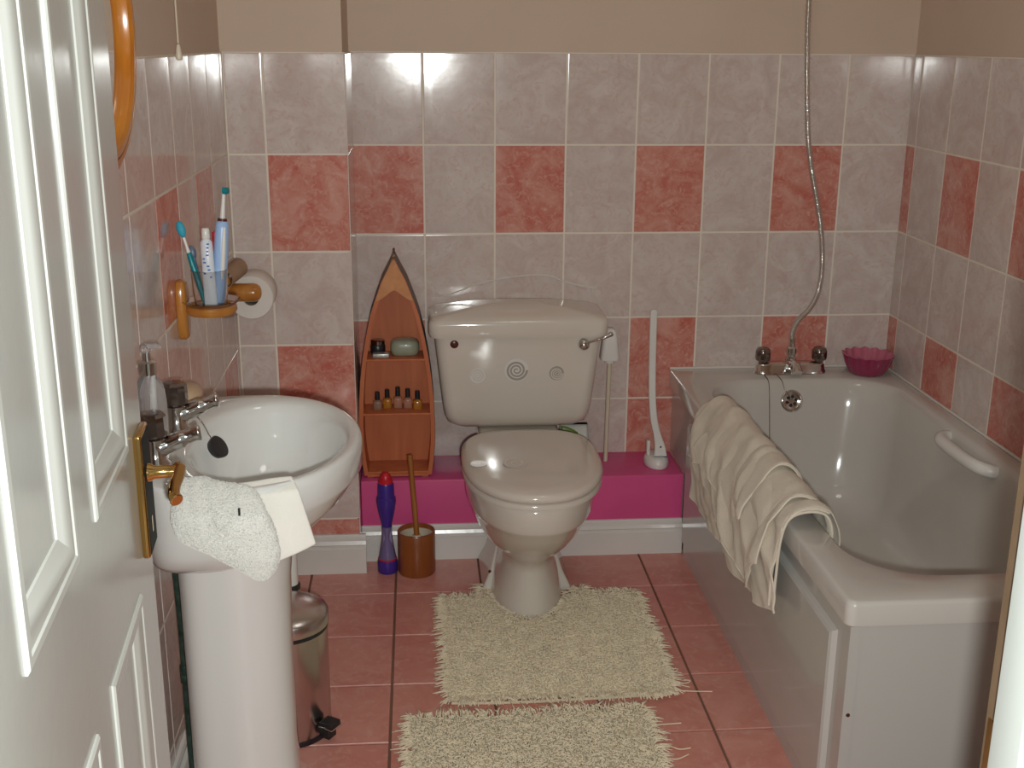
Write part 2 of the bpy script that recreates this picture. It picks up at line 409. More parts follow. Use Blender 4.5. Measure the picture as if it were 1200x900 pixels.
dobj('stiles_and_rails', mb, 'door_white', dbase, 0)
for (a, b, c, d) in panels:
    dobj('panel', MB().box(a-.01, b+.01, -TK+.008, -.0075, c-.01, d+.01), 'door_white', dbase, 0)
    prof = [(0, -.006), (0, .0022), (.003, .0042), (.011, .0042), (.013, .0024), (.016, .0030), (.026, .0012), (.034, -.0022), (.043, -.0055), (.045, -.0085)]
    rings = [[(a+q, w_, c+q), (b-q, w_, c+q), (b-q, w_, d-q), (a+q, w_, d-q)] for q, w_ in prof]
    dobj('moulding', MB().loft(rings, False, False), 'moulding', dbase, 25)
# brass lever handle
hp = dobj('handle_plate', MB().box(-.036, .030, .0, .011, .772, .945, .0035), 'brass', dbase, 40, 'tall polished brass back plate')
mb = MB(); mb.lathe([(.013, 0), (.012, .006), (.0095, .010), (.0085, .030), (.0085, .038)], (0.0, .010, .884), (0, 1, 0), 20)
dobj('spindle_neck', mb, 'brass', hp)
lev = spline([(-.008, .049, .886), (.0, .053, .886), (.02, .053, .884), (.05, .051, .880), (.072, .053, .876), (.080, .057, .873)], 5)
dobj('lever', MB().tube(lev, [.0085]*6+[.0078]*(len(lev)-9)+[.009, .009, .008], 14), 'brass', hp)
dobj('plate_face', MB().box(-.032, .026, .0105, .0117, .777, .940), 'dull_black', hp, 0, label='plate face coloured black as a dark reflection')  # black sheet imitating a dark reflection in the polished plate
dobj('keyhole', MB().box(-.004, .004, .0116, .0123, .80, .822), 'brass', hp, 0)
dobj('latch_bolt', MB().box(-.0505, -.048, -.026, -.012, .80, .95), 'brass', dbase, 0)

# door frame at right: bare rebate strip, white stop, white architrave, brass keep
JX = .626
jf = thing('trim_2', 'white painted door jamb with a bare brown rebate edge at the right', 'door frame', (JX+.02, YF-.05, 0)); jf['kind'] = 'structure'
obj('rebate', MB().box(JX, JX+.038, YF-.032, YF, 0, 2.02), 'jamb_wood', jf, 0, label='bare brown wooden edge')
obj('stop', MB().box(JX-.013, JX+.038, YF-.075, YF-.0325, 0, 2.02, .002), 'frame_white', jf)
obj('lining', MB().box(JX, JX+.038, YF-.11, YF-.0755, 0, 2.02, .001), 'frame_white', jf)
obj('architrave', MB().box(JX+.004, JX+.08, YF-.13, YF-.1105, 0, 2.06, .004), 'frame_white', jf)
obj('keep_plate', MB().box(JX-.0015, JX, YF-.029, YF-.006, .79, .93), 'brass', jf, 0, label='brass keep plate')
jl = thing('trim_3', 'white painted door lining on the hinge side', 'door frame', (-.16, YF-.05, 0)); jl['kind'] = 'structure'
obj('lining', MB().box(-.174, -.146, YF-.11, YF-.062, 0, 2.02), 'frame_white', jl, 0)
obj('head', MB().box(-.146, JX, YF-.11, YF, 1.995, 2.06), 'frame_white', jl, 0)

# ------------------------------------------------------------------ toilet
def egg(cx, yc, hw, bf, bb, z, n=48, pb=.8, pf=1.0):
    out = []
    for j in range(n):
        a = 2*PI*j/n; c, s_ = math.cos(a), math.sin(a)
        if s_ >= 0: y = yc + bb*abs(s_)**pb; x = cx + hw*math.copysign(abs(c)**pb, c)
        else: y = yc - bf*abs(s_)**pf; x = cx + hw*math.copysign(abs(c)**pf, c)
        out.append((x, y, z))
    return out
TX = .458
toi = thing('toilet', 'beige close-coupled toilet with its lid down and spiral stickers', 'toilet', (TX, -.4, 0))
pan = [(.0, .092, -.46, .158, .20, .75), (.012, .095, -.46, .160, .20, .75), (.03, .092, -.46, .158, .195, .75), (.08, .083, -.46, .150, .18, .75), (.125, .073, -.455, .150, .17, .75),
       (.148, .071, -.455, .155, .17, .75), (.168, .082, -.456, .176, .175, .75), (.19, .104, -.458, .205, .18, .75), (.215, .124, -.462, .235, .19, .72), (.25, .142, -.47, .268, .20, .7), (.285, .153, -.48, .292, .22, .7), (.306, .156, -.485, .30, .23, .7),
       (.311, .161, -.485, .305, .235, .7), (.318, .1635, -.485, .309, .235, .7), (.365, .166, -.485, .314, .235, .7), (.378, .163, -.485, .311, .233, .7), (.384, .155, -.485, .303, .23, .7)]
obj('pan', MB().loft([egg(TX, yc, hw, bf, bb, z, 56, pb, .92 if z > .3 else 1.0) for z, hw, yc, bf, bb, pb in pan]), 'ceramic', toi, 60)
mb = MB()   # rear foot that bolts to the floor and the ledge behind the bowl that carries the cistern
mb.loft([[(TX-.118+i*.0+q, y0, z), (TX+.122-q, y0, z), (TX+.122-q, -.236, z), (TX-.118+q, -.236, z)] for z, q, y0, i in ((0, 0, -.455, 0), (.012, 0, -.455, 0), (.05, .02, -.43, 0), (.13, .045, -.38, 0), (.22, .05, -.36, 0))])
obj('foot', mb, 'ceramic', toi, 30, [('BEVEL', dict(width=.008, segments=3, limit_method='ANGLE'))])
obj('cistern_platform', MB().box(TX-.115, TX+.118, -.33, -.02, .32, .372, .012), 'ceramic', toi)
obj('fixing_screw', MB().lathe([(.005, 0), (.004, .004)], (TX-.096, -.425, .05), (-.3, -.9, .2), 12), 'dark_red', toi)
def rrect(cx, cy, hx, hy, r, z, n=6, tilt=0):
    out = []
    for qx, qy, a0 in ((1, 1, 0), (-1, 1, PI/2), (-1, -1, PI), (1, -1, 1.5*PI)):
        for k in range(n+1):
            a = a0+PI/2*k/n
            out.append((cx+qx*(hx-r)+r*math.cos(a), cy+qy*(hy-r)+r*math.sin(a), z))
    return out
CX = .455
cis = [(.374, .130, .050, .04), (.3745, .160, .064, .045), (.380, .183, .076, .045), (.393, .199, .084, .04), (.415, .207, .088, .035), (.45, .212, .091, .032), (.56, .224, .095, .032), (.662, .235, .098, .03)]
obj('cistern', MB().loft([rrect(CX, -.012-hy, hx, hy, r, z) for z, hx, hy, r in cis]), 'ceramic', toi, 60)
mb = MB(); rings = []
for z, g, in ((.655, .0), (.653, .009), (.664, .0125), (.69, .0125), (.698, .010), (.704, .003)):
    rings.append(rrect(CX, -.112, .237+g, .1005+g*.9, .03, z, 8))
for q, z in ((.90, .711), (.72, .719), (.5, .727), (.25, .733), (.04, .735)):
    rings.append([(CX+(x-CX)*(q if q < .9 else .93), -.10+(y+.10)*q, z) for x, y, _ in rings[5]])
obj('cistern_lid', mb.loft(rings), 'ceramic', toi, 70)
# seat ring and lid
SX = .459
rings = [egg(SX, -.545, .172, .268, .21, .386, 56, .62, .90), egg(SX, -.545, .176, .274, .215, .389, 56, .62, .90), egg(SX, -.545, .176, .274, .215, .398, 56, .62, .90), egg(SX, -.545, .172, .27, .21, .402, 56, .62, .90)]
obj('seat', MB().loft(rings), 'seat_plastic', toi, 50)
rings = []
for z, g in ((.4035, -.006), (.405, .0), (.410, .003), (.417, .003), (.423, -.001), (.427, -.009)):
    rings.append(egg(SX, -.545, .174+g, .274+g, .215+g, z, 56, .62, .90))
for q, z in ((.85, .4305), (.65, .433), (.4, .435), (.15, .436), (.02, .436)):
    rings.append([(SX+(x-SX)*q, -.545+(y+.545)*q, z) for x, y, _ in rings[5]])
obj('lid', MB().loft(rings), 'seat_plastic', toi, 60)
for sx in (-.07, .07): obj('lid_hinge', MB().cyl((SX+sx-.02, -.318, .405), (SX+sx+.02, -.318, .405), .012), 'seat_plastic', toi)
obj('overflow_plug', MB().lathe([(.0115, 0), (.0115, .002), (.009, .004)], (.276, -.2055, .634), (0, -1, -.03), 20), 'dark_red', toi, label='dark red round plug')
lv = obj('flush_lever', MB().lathe([(.013, 0), (.015, .004), (.0165, .012), (.015, .022), (.009, .028), (.002, .030)], (.634, -.207, .632), (0, -1, 0), 24), 'chrome', toi, 60, label='chrome ball and lever')
obj('lever_arm', MB().tube(spline([(.636, -.222, .634), (.66, -.232, .645), (.685, -.238, .655), (.712, -.238, .666)], 5), [.0035]*6+[.004]*4+[.0058]*4+[.0062, .004], 12), 'chrome', lv)
def spiral(c, U, V, N, R, turns, wd, off=.0012):
    """flat spiral ribbon lying on a surface"""
    c, U, V, N = map(Vector, (c, U, V, N)); mb = MB(); n = int(turns*22); vs = []; fs = []
    for i in range(n+1):
        t = i/n; a = t*turns*2*PI; r = R*(.06+.94*t)
        for rr in (max(r-wd/2*(.5+.5*t), 0), r+wd/2*(.5+.5*t)): vs.append(c+(U*math.cos(a)+V*math.sin(a))*rr+N*off)
    for i in range(n): fs.append((2*i, 2*i+1, 2*i+3, 2*i+2))
    return mb.add(vs, fs)
def sticker(c, U, V, N, R, disc, line, turns=3, label=None, wd=.22):
    s = obj('spiral_sticker', MB().lathe([(R*1.06, 0), (R*1.06, .0008)], c, N, 28), disc, toi, label=label)
    obj('spiral_line', spiral(c, U, V, N, R*.92, turns, R*wd), line, s, 0)
NY = (0, -1, -.072)
Vv = Vector((0, -.072, 1)).normalized()
def cy_front(z): return -.012-2*(.091+.004*(z-.45)/.11 if z < .56 else .095+.003*(z-.56)/.102) - .0004
for x, z, R, d, l, t in ((.340, .541, .0205, 'sticker_light', 'ceramic', 2.5), (.449, .556, .032, 'sticker_light', 'sticker', 3), (.562, .545, .0195, 'sticker', 'ceramic', 3)):
    sticker((x, cy_front(z), z), (1, 0, 0), Vv, NY, R, d, l, t, {.0205: 'pale spiral sticker', .032: 'large grey spiral sticker', .0195: 'brown-grey spiral sticker'}[R])
sticker((.322, -.612, .4318), (1, 0, 0), (0, 1, 0), (-.03, -.02, 1), .020, 'sticker_light', 'ceramic', 2.5, 'small pale spiral sticker')
sticker((.412, -.622, .4358), (1, 0, 0), (0, 1.5, 0), (-.012, -.012, 1), .030, 'seat_plastic', 'sticker_light', 1.6, 'large pale spiral sticker', .16)

# ------------------------------------------------------------------ bath
bath = thing('bath', 'beige acrylic bath along the right wall with a moulded side panel', 'bathtub', (1.25, -.77, 0))
BX0, BX1, BY0, BY1, BZ = .922, 1.583, -1.535, -.010, .5
n_ = 10
def ocorner(g, z): return rrect((BX0+BX1)/2, (BY0+BY1)/2, (BX1-BX0)/2-g, (BY1-BY0)/2-g, .018, z, n_)
def inner(hx, hy, cx, cy, r, z): return rrect(cx, cy, hx, hy, r, z, n_)
ix, iy = 1.262, -.785
rings = [ocorner(.004, .452), ocorner(0, .454), ocorner(0, BZ-.008), ocorner(.003, BZ-.002), ocorner(.009, BZ),
         inner(.277, .652, ix, iy, .15, BZ-.0005), inner(.270, .645, ix, iy, .15, BZ-.005), inner(.264, .636, ix, iy, .15, BZ-.02),
         inner(.253, .610, ix, iy+.012, .15, .42), inner(.238, .57, ix, iy+.03, .15, .30), inner(.222, .53, ix, iy+.045, .15, .20), inner(.195, .49, ix, iy+.05, .14, .145), inner(.15, .43, ix, iy+.05, .12, .125), inner(.02, .05, ix, iy+.05, .015, .122)]
obj('tub', MB().loft(rings, False, True), 'acrylic', bath, 60)
PXx = .937
sp = obj('side_panel', MB().box(PXx, PXx+.006, BY0+.012, -.245, .0, .453), 'panel', bath, 0)
mb = MB()   # raised field of the side panel with a sloped moulded edge
a0, a1, c0, c1 = BY0+.075, -.26, .045, .408
rings = []
for g, o in ((0, 0), (.006, .009), (.012, .012), (.022, .012)):
    rings.append([(PXx-o, a0+g, c0+g), (PXx-o, a1-g, c0+g), (PXx-o, a1-g, c1-g), (PXx-o, a0+g, c1-g)])
obj('raised_field', mb.loft(rings, False, True), 'panel', sp, 20)
obj('side_panel_end', MB().box(PXx, PXx+.006, -.243, -.012, .242, .453), 'panel', bath, 0)
obj('end_panel', MB().box(.931, BX1, BY0+.006, BY0+.012, 0, .452), 'panel', bath, 0)
obj('corner_strip', MB().box(.931, .950, BY0+.003, BY0+.0058, 0, .452), 'panel', bath, 0)
obj('screw', MB().lathe([(.004, 0), (.003, .002)], (.941, BY0+.003, .275), (0, -1, 0), 12), 'dark_red', bath)
# grip on the inner right side
g = spline([(1.545, -.60, .470), (1.52, -.60, .474), (1.497, -.62, .476), (1.488, -.66, .476), (1.488, -.76, .476), (1.494, -.82, .476), (1.515, -.85, .474), (1.545, -.853, .470)], 6)
mb = MB().tube(g, .0165, 14); obj('grip', mb, 'white_plastic', bath, 60, label='white moulded grip handle')
# overflow
on = Vector((0, -1, .28)).normalized(); oc = Vector((1.256, -.158, .438))
ov = obj('overflow', MB().lathe([(.033, -.004), (.033, .004), (.029, .007), (.023, .005), (.020, .003), (.002, .003)], oc, on, 32), 'chrome', bath, 60, label='round chrome overflow grating')
ou = Vector((1, 0, 0)); ow = on.cross(ou)
for k in range(6):
    a = k*PI/3+.3; p = oc+on*.0034+(ou*math.cos(a)+ow*math.sin(a))*.0125
    obj('grating_hole', MB().lathe([(.0048, 0), (.0048, .0008)], p, on, 12), 'black', ov)
def chain(pts, step, r, name, mat, parent):
    P = spline(pts, 12); L = [0]
    for a, b in zip(P, P[1:]): L.append(L[-1]+(b-a).length)
    mb = MB(); d = 0
    while d < L[-1]:
        i = max(k for k in range(len(L)) if L[k] <= d); i = min(i, len(P)-2)
        p = P[i].lerp(P[i+1], (d-L[i])/max(L[i+1]-L[i], 1e-6)); mb.ell(p, (r, r, r), 6, 4); d += step
    mb.tube(P, r*.45, 5)
    return obj(name, mb, mat, parent, 60)
chain([(1.186, -.108, .503), (1.186, -.150, .497), (1.186, -.166, .47), (1.186, -.185, .40), (1.186, -.21, .30), (1.187, -.24, .20), (1.19, -.30, .142)], .0055, .0018, 'plug_chain', 'dark_chrome', bath)
chain([(1.221, -.108, .505), (1.226, -.150, .497), (1.232, -.163, .475), (1.246, -.172, .455)], .0055, .0018, 'overflow_chain', 'dark_chrome', bath)

# bath mixer tap
mx = thing('bath_mixer_tap', 'chrome two-knob bath mixer tap on the back rim of the bath', 'tap', (1.272, -.075, BZ))
mb = MB(); mb.loft([[(1.272+s_*x, -.075+y, z) for s_, x, y in [(1 if math.cos(a) > 0 else -1, abs(math.cos(a))**.35*(.108-g), math.sin(a)*(.026-g)) for a in [2*PI*k/40 for k in range(40)]]] for z, g in ((BZ, 0), (BZ+.006, 0), (BZ+.010, .003), (BZ+.026, .006), (BZ+.032, .011), (BZ+.034, .018))])
obj('body', mb, 'chrome', mx, 50)
obj('spout', MB().tube(spline([(1.272, -.085, .524), (1.272, -.105, .53), (1.272, -.128, .528), (1.272, -.142, .516)], 5), [.018]*8+[.016]*8, 16), 'chrome', mx)
for sx in (1.188, 1.358):
    k = obj('knob', MB().lathe([(.011, .030), (.012, .038), (.020, .040), (.0225, .046), (.022, .066), (.019, .074), (.012, .078), (.002, .079)], (sx, -.075, BZ), (0, 0, 1), 20), 'dark_chrome', mx, 50)
obj('hose_connector', MB().lathe([(.012, .030), (.016, .034), (.016, .044), (.011, .047), (.011, .056), (.0145, .058), (.0145, .074), (.009, .078), (.008, .095)], (1.275, -.068, BZ), (0, 0, 1), 20), 'chrome', mx, 50)
# shower hose
HR = .0088
hp_ = spline([(1.275, -.068, .585), (1.275, -.064, .62), (1.292, -.058, .655), (1.325, -.055, .69), (1.347, -.05, .735), (1.355, -.045, .80), (1.350, -.04, .88), (1.338, -.04, .95), (1.318, -.04, 1.03), (1.298, -.04, 1.11), (1.284, -.04, 1.19), (1.273, -.04, 1.30), (1.264, -.04, 1.42), (1.258, -.04, 1.55), (1.256, -.04, 1.75), (1.256, -.05, 1.88)], 40)
rad = [HR if i % 4 < 2 else HR-.0012 for i in range(len(hp_))]
sh = thing('shower_hose', 'ribbed chrome shower hose rising from the bath mixer up the back wall', 'hose', (1.275, -.068, .585))
obj('hose', MB().tube(hp_, rad, 12), 'chrome', sh, 80)
obj('end_nut', MB().lathe([(.0085, 0), (.009, .02), (.007, .035)], (1.275, -.068, .578), (0, .03, 1), 16), 'chrome', sh, 50)
obj('wall_bracket', MB().cyl((1.256, -.008, 1.88), (1.256, -.055, 1.88), .016), 'chrome', sh)
obj('hand_spray', MB().tube(spline([(1.256, -.05, 1.87), (1.256, -.06, 1.95), (1.256, -.085, 2.03), (1.256, -.12, 2.05)], 6), [.011]*10+[.012]*4+[.03]*4+[.032], 16), 'chrome', sh)

# fluted dish on the bath corner
dish = thing('fluted_dish', 'magenta fluted dish on the back right corner of the bath', 'bowl', (1.498, -.096, BZ))
def flute(R, z, amp, wav, n=112, lob=14, c=(1.498, -.096)):
    return [(c[0]+(R+amp*math.cos(lob*2*PI*j/n))*math.cos(2*PI*j/n), c[1]+(R+amp*math.cos(lob*2*PI*j/n))*math.sin(2*PI*j/n), z+wav*math.cos(lob*2*PI*j/n)) for j in range(n)]
mb = MB().loft([flute(.045, BZ+.001, .001, 0), flute(.051, BZ+.005, .0015, 0), flute(.064, BZ+.03, .002, 0), flute(.073, BZ+.060, .003, .002)], True, False)
obj('outside', mb, 'pink_dish', dish, 60)
mb = MB().loft([flute(.073, BZ+.060, .003, .002), flute(.071, BZ+.0615, .003, .002), flute(.062, BZ+.035, .002, 0), flute(.048, BZ+.010, .001, 0), flute(.01, BZ+.008, 0, 0)], False, True)
obj('inside', mb, 'pink_dish_in', dish, 60, label='rose pink inside')

# ------------------------------------------------------------------ wash basin
bas = thing('wash_basin', 'white ceramic pedestal basin on the left wall', 'basin', (-.15, -1.40, 0))
BCX, BCY, RZ = -.115, -1.405, .782
def bring(sx, sy, z, n=72, x0=XL+.031):
    out = []
    for j in range(n):
        a = 2*PI*j/n; c, s_ = math.cos(a), math.sin(a)
        if c >= 0: x = BCX+.195*c; y = .255*s_
        else: x = BCX-(BCX-x0)*abs(c)**.55; y = .255*math.copysign(abs(s_)**.62, s_)
        out.append((x0+(x-x0)*sx, BCY+y*sy, z))
    return out
def bowl(r, z, n=72, q=1.0, cx=-.083):
    out = []
    for j in range(n):
        a = 2*PI*j/n; c, s_ = math.cos(a), math.sin(a)
        out.append((cx+.134*r*c*(1 if c > 0 else .96), BCY+.205*r*s_*(1-.06*(c < 0)*c*c), z))
    return out
rings = [bring(.58, .45, .592), bring(.61, .60, .606), bring(.66, .76, .622), bring(.735, .865, .640), bring(.83, .925, .664), bring(.92, .968, .695), bring(.97, .985, .722), bring(1.0, .999, .735), bring(1.0, 1.0, .768), bring(.995, .995, .777), bring(.985, .985, .782), bring(.97, .97, .7835),
         bowl(1.06, .781), bowl(1.0, .775), bowl(.96, .762), bowl(.90, .735), bowl(.80, .70), bowl(.66, .672), bowl(.45, .652), bowl(.2, .644), bowl(.1, .643)]
obj('bowl', MB().loft(rings), 'basin_ceramic', bas, 60)
obj('waste', MB().lathe([(.022, 0), (.020, .003), (.008, .001)], (-.072, BCY, .643), (0, 0, 1), 20), 'chrome', bas)
mb = MB(); rings = []
for z, rx, ry in ((0, .108, .10), (.015, .108, .10), (.05, .100, .092), (.2, .095, .088), (.4, .095, .088), (.52, .098, .092), (.60, .106, .105)):
    rings.append([(-.152+(rx*math.cos(a) if math.cos(a) > 0 else .092*math.copysign(abs(math.cos(a))**.5, -1)), BCY+ry*math.copysign(abs(math.sin(a))**.8, math.sin(a)), z) for a in [2*PI*k/48 for k in range(48)]])
obj('pedestal', mb.loft(rings), 'basin_ceramic', bas, 60)
# plug on its chain
pl = thing('basin_plug', 'black rubber plug hanging on a bead chain inside the basin', 'plug', (-.155, -1.375, .74))
pa = Vector((.75, -.25, .55)).normalized()
obj('plug', MB().lathe([(.016, -.006), (.018, -.004), (.0205, .004), (.0205, .008), (.008, .009)], (-.176, -1.365, .750), pa, 24), 'black', pl)
chain([(-.243, -1.345, .80), (-.230, -1.342, .811), (-.215, -1.345, .808), (-.200, -1.350, .792), (-.189, -1.356, .772), (-.179, -1.364, .759)], .0055, .0019, 'chain', 'chrome', pl)
# taps
def basin_tap(y, label, first=None):
    t = thing('basin_tap', label, 'tap', (-.242, y, RZ), 'chrome basin taps')
    obj('base', MB().lathe([(.024, 0), (.024, .006), (.018, .012), (.016, .04), (.017, .046)], (-.242, y, RZ), (0, 0, 1), 20), 'chrome', t, 50)
    obj('spout', MB().tube(spline([(-.248, y, RZ+.026), (-.225, y+.005, RZ+.033), (-.20, y+.010, RZ+.042), (-.178, y+.014, RZ+.050), (-.170, y+.016, RZ+.052)], 5), [.0165]*5+[.0145]*6+[.0118]*4+[.0132, .0142, .0138, .012, .0085, .003], 16), 'chrome', t, 60)
    h = [(.013, .046), (.014, .050), (.021, .052), (.0225, .058), (.0215, .084), (.017, .089), (.003, .090)]
    obj('tap_knob', MB().lathe(h, (-.242, y, RZ), (0, 0, 1), 10), 'dark_chrome', t, 25)
    return t
tapA = basin_tap(-1.36, 'chrome basin tap farther from the door, next to the peach soap')
tapB = copy_tree(tapA, (-.242, -1.535, RZ), 'chrome basin tap nearer the door handle, in front of the clear dispenser')
# soap bar
obj_soap = obj('soap_bar', MB().ell((-.250, -1.21, RZ+.022), (.028, .040, .020), 24, 12), 'peach_soap', None, 80)
tag(obj_soap, 'peach soap bar on the back corner of the basin behind the taps', 'soap')
# clear pump dispenser
dsp = thing('soap_dispenser', 'tall clear pump dispenser standing on the basin between the two taps', 'dispenser', (-.262, -1.452, RZ))
mb = MB().lathe([(.024, .0005), (.027, .004), (.026, .09), (.022, .112), (.013, .124), (.012, .132)], (-.262, -1.452, RZ), n=28)
obj('bottle', mb, 'soap_clear', dsp, 50)
obj('pump_tube', MB().cyl((-.262, -1.452, RZ+.01), (-.256, -1.452, RZ+.128), .004, n=10), 'white_plastic', dsp)
obj('collar', MB().lathe([(.0145, .13), (.0145, .150), (.008, .153), (.0055, .168)], (-.262, -1.452, RZ), n=20), 'chrome', dsp, 40, label='chrome pump collar')
obj('nozzle', MB().tube(spline([(-.263, -1.452, RZ+.166), (-.262, -1.452, RZ+.176), (-.248, -1.451, RZ+.177), (-.238, -1.450, RZ+.175)], 4), [.008]*4+[.005]*6+[.003]*3, 12), 'soap_clear', dsp)

# pipes by the pedestal
cp = thing('copper_pipe', 'dark verdigris copper supply pipe beside the basin pedestal', 'pipe', (-.262, -1.36, 0))
obj('pipe', MB().tube(spline([(-.2935, -1.40, .560), (-.28, -1.385, .556), (-.268, -1.37, .545), (-.262, -1.36, .52), (-.260, -1.355, .40), (-.260, -1.355, .2), (-.260, -1.355, 0)], 6), .0105, 12), 'copper_pipe', cp)
obj('coupling', MB().lathe([(.0105, 0), (.0128, .003), (.0128, .018), (.0115, .020), (.0128, .022), (.0128, .036), (.0105, .04)], (-.260, -1.355, .285), (0, 0, 1), 14), 'copper_pipe', cp)
wp = thing('waste_pipe', 'white plastic waste pipe between basin pedestal and pedal bin', 'pipe', (-.117, -.93, 0))
obj('pipe', MB().tube(spline([(-.13, -1.30, .565), (-.13, -1.0, .56), (-.122, -.945, .55), (-.117, -.93, .51), (-.117, -.93, .3), (-.117, -.93, 0)], 6), .0205, 20), 'white_plastic', wp, 60)
obj('pipe_ring', MB().lathe([(.0215, 0), (.0245, .003), (.0245, .012), (.0215, .015)], (-.117, -.93, .262), (0, 0, 1), 20), 'black', wp)

# ------------------------------------------------------------------ white cloths on the basin edge
POLY = [(-.182, .800), (-.151, .802), (-.13, .797), (-.098, .793), (-.070, .786), (-.046, .754), (-.034, .709), (-.036, .678), (-.051, .655), (-.068, .650), (-.093, .668), (-.122, .686), (-.151, .702), (-.18, .720), (-.189, .748), (-.189, .783)]
def mitt():
    cl = spline([(x, 0, z) for x, z in POLY]+[(POLY[0][0], 0, POLY[0][1])], 5)[:-1]
    cx, cz = -.115, .735; mb = MB(); rings = []
    for side, qs in ((-1, [.06, .3, .52, .70, .84, .93, .985, 1.0]), (1, [.985, .93, .8, .5, .06])):
        for q in qs:
            ring = []
            for p in cl:
                x = cx+(p.x-cx)*q; z = cz+(p.z-cz)*q
                t = .021*math.sqrt(max(0, 1-q*q))*side
                s_ = .002*noise.noise(Vector((x*55, z*55, side*3)))+.0035*noise.noise(Vector((x*24, z*24, side*7)))
                if side < 0: s_ += .0028*math.sin((x*1.5+z*.5)*150)*max(0, (z-.755)/.05)     # soft ridges near the rim
                y = -1.688+t+s_*(1 if q < .98 else .3)
                ov = max(0, z-.760)
                y += ov*1.15                                                   # bends over the rim towards the bowl
                ring.append((x+.0012*noise.noise(Vector((x*200, z*200, 1))), y, z+.0012*noise.noise(Vector((x*200, z*200, 5)))))
            rings.append(ring)
    return mb.loft(rings)
mi = thing('washing_mitt', 'white terry washing mitt draped over the basin edge', 'mitt', (-.115, -1.69, .66))
body = obj('mitt_body', mitt(), 'terry', mi, 180, [('SUBSURF', dict(levels=1, render_levels=1))])
# loops of the terry
mbv = []; mbf = []
src = mitt(); V_ = [Vector(v) for v in src.v]
fq = [f for f in src.f if len(f) == 4]
for _ in range(20000):
    f = random.choice(fq); a, b, c, d = (V_[i] for i in f); s_, t_ = random.random(), random.random()
    p = a.lerp(b, s_).lerp(d.lerp(c, s_), t_); nn = (b-a).cross(d-a)
    if nn.length < 1e-9: continue
    nn.normalize()
    if nn.y > .3: continue
    nn = (nn + Vector((random.gauss(0, .5), random.gauss(0, .5), random.gauss(0, .5)))).normalized()
    u = nn.orthogonal().normalized(); v = nn.cross(u); r = .0008; o = len(mbv)
    mbv += [p+u*r, p+(-u*.5+v*.87)*r, p+(-u*.5-v*.87)*r, p+nn*random.uniform(.0010, .0022)]
    mbf += [(o, o+1, o+3), (o+1, o+2, o+3), (o+2, o, o+3)]
lo = MB(); lo.v = [tuple(v) for v in mbv]; lo.f = mbf; lo.m = [0]*len(mbf)
lp = obj('terry_loops', lo, 'terry', mi, 0); lp['kind'] = 'stuff'
obj('sewn_tag', MB().box(-.0895, -.0865, -1.703, -1.699, .762, .773), 'black', mi, 0, label='tiny dark sewn tag')
fc = thing('flannel_cloth', 'flat white face cloth hanging on the basin edge beside the terry mitt', 'cloth', (-.02, -1.64, .68))
def clothf(u, v):
    A, B = Vector((-.10, -1.632, .7868)), Vector((-.020, -1.606, .7868)); A2, B2 = Vector((-.105, -1.668, .772)), Vector((-.008, -1.628, .772)); Cc, Dd = Vector((-.075, -1.672, .655)), Vector((.0165, -1.637, .684))
    if v < .25: p = A.lerp(B, u).lerp(A2.lerp(B2, u), v/.25)
    else: p = A2.lerp(B2, u).lerp(Cc.lerp(Dd, u), (v-.25)/.75)
    return p + Vector((.3, -1, 0))*(.0015*math.sin(u*7+v*3)+.002*math.sin(v*PI))
obj('cloth', MB().grid(clothf, 16, 24), 'flannel', fc, 180, [('SOLIDIFY', dict(thickness=.003, offset=0)), ('SUBSURF', dict(levels=1, render_levels=1))])

# ------------------------------------------------------------------ boat shelf with its things
bt = thing('boat_shelf', 'orange wooden boat-shaped shelf standing on the magenta ledge', 'shelf', (.113, -.13, lz))
FY, BYk = -.19, -.082
outl = [(.881, .116), (.845, .099), (.808, .080), (.76, .0625), (.714, .047), (.65, .033), (.593, .023), (.53, .015), (.47, .010), (.40, .0075), (.344, .008), (.29, .0125), (.247, .0185)]
BXC = .1135
zs = []; 
for i in range(len(outl)-1):
    for k in range(4): t = k/4; zs.append((outl[i][0]*(1-t)+outl[i+1][0]*t, outl[i][1]*(1-t)+outl[i+1][1]*t))
zs.append(outl[-1])
def sidex(z):
    for (za, xa), (zb, xb) in zip(outl, outl[1:]):
        if za >= z >= zb: return xa+(xb-xa)*(za-z)/(za-zb)
    return outl[-1][1]
for sg in (-1, 1):
    def X(x): return BXC+sg*(BXC-x) if sg > 0 else x
    rings = []
    for z, x in zs:
        th = .0115 if z < .80 else .006
        xi = min(x+th, BXC-.0005)
        rings.append([(X(x), FY, z), (X(xi), FY, z), (X(xi), BYk, z), (X(x), BYk, z)])
    obj('side_board', MB().loft(rings), 'boat_wood', bt, 30)
    obj('edge_band', MB().loft([[(X(x-.0012), FY+.001, z), (X(x+.0004), FY+.001, z), (X(x+.0004), BYk, z), (X(x-.0012), BYk, z)] for z, x in zs]), 'boat_edge', bt, 30, label='dark outer edge')  # thin dark brown band along each outer edge
back = [(x, z) for z, x in zs]
mb = MB(); mb.loft([[(x+.004, BYk-.008, z), (2*BXC-x-.004, BYk-.008, z), (2*BXC-x-.004, BYk-.001, z), (x+.004, BYk-.001, z)] for z, x in zs[2:]])
obj('back_board', mb, 'boat_wood', bt, 30)
capz = [z for z in np.linspace(.879, .778, 14)]
def bow(xfrac, z): return None
mb = MB(); n = 16; rings = []
top = []; 
vs = []; fs = []
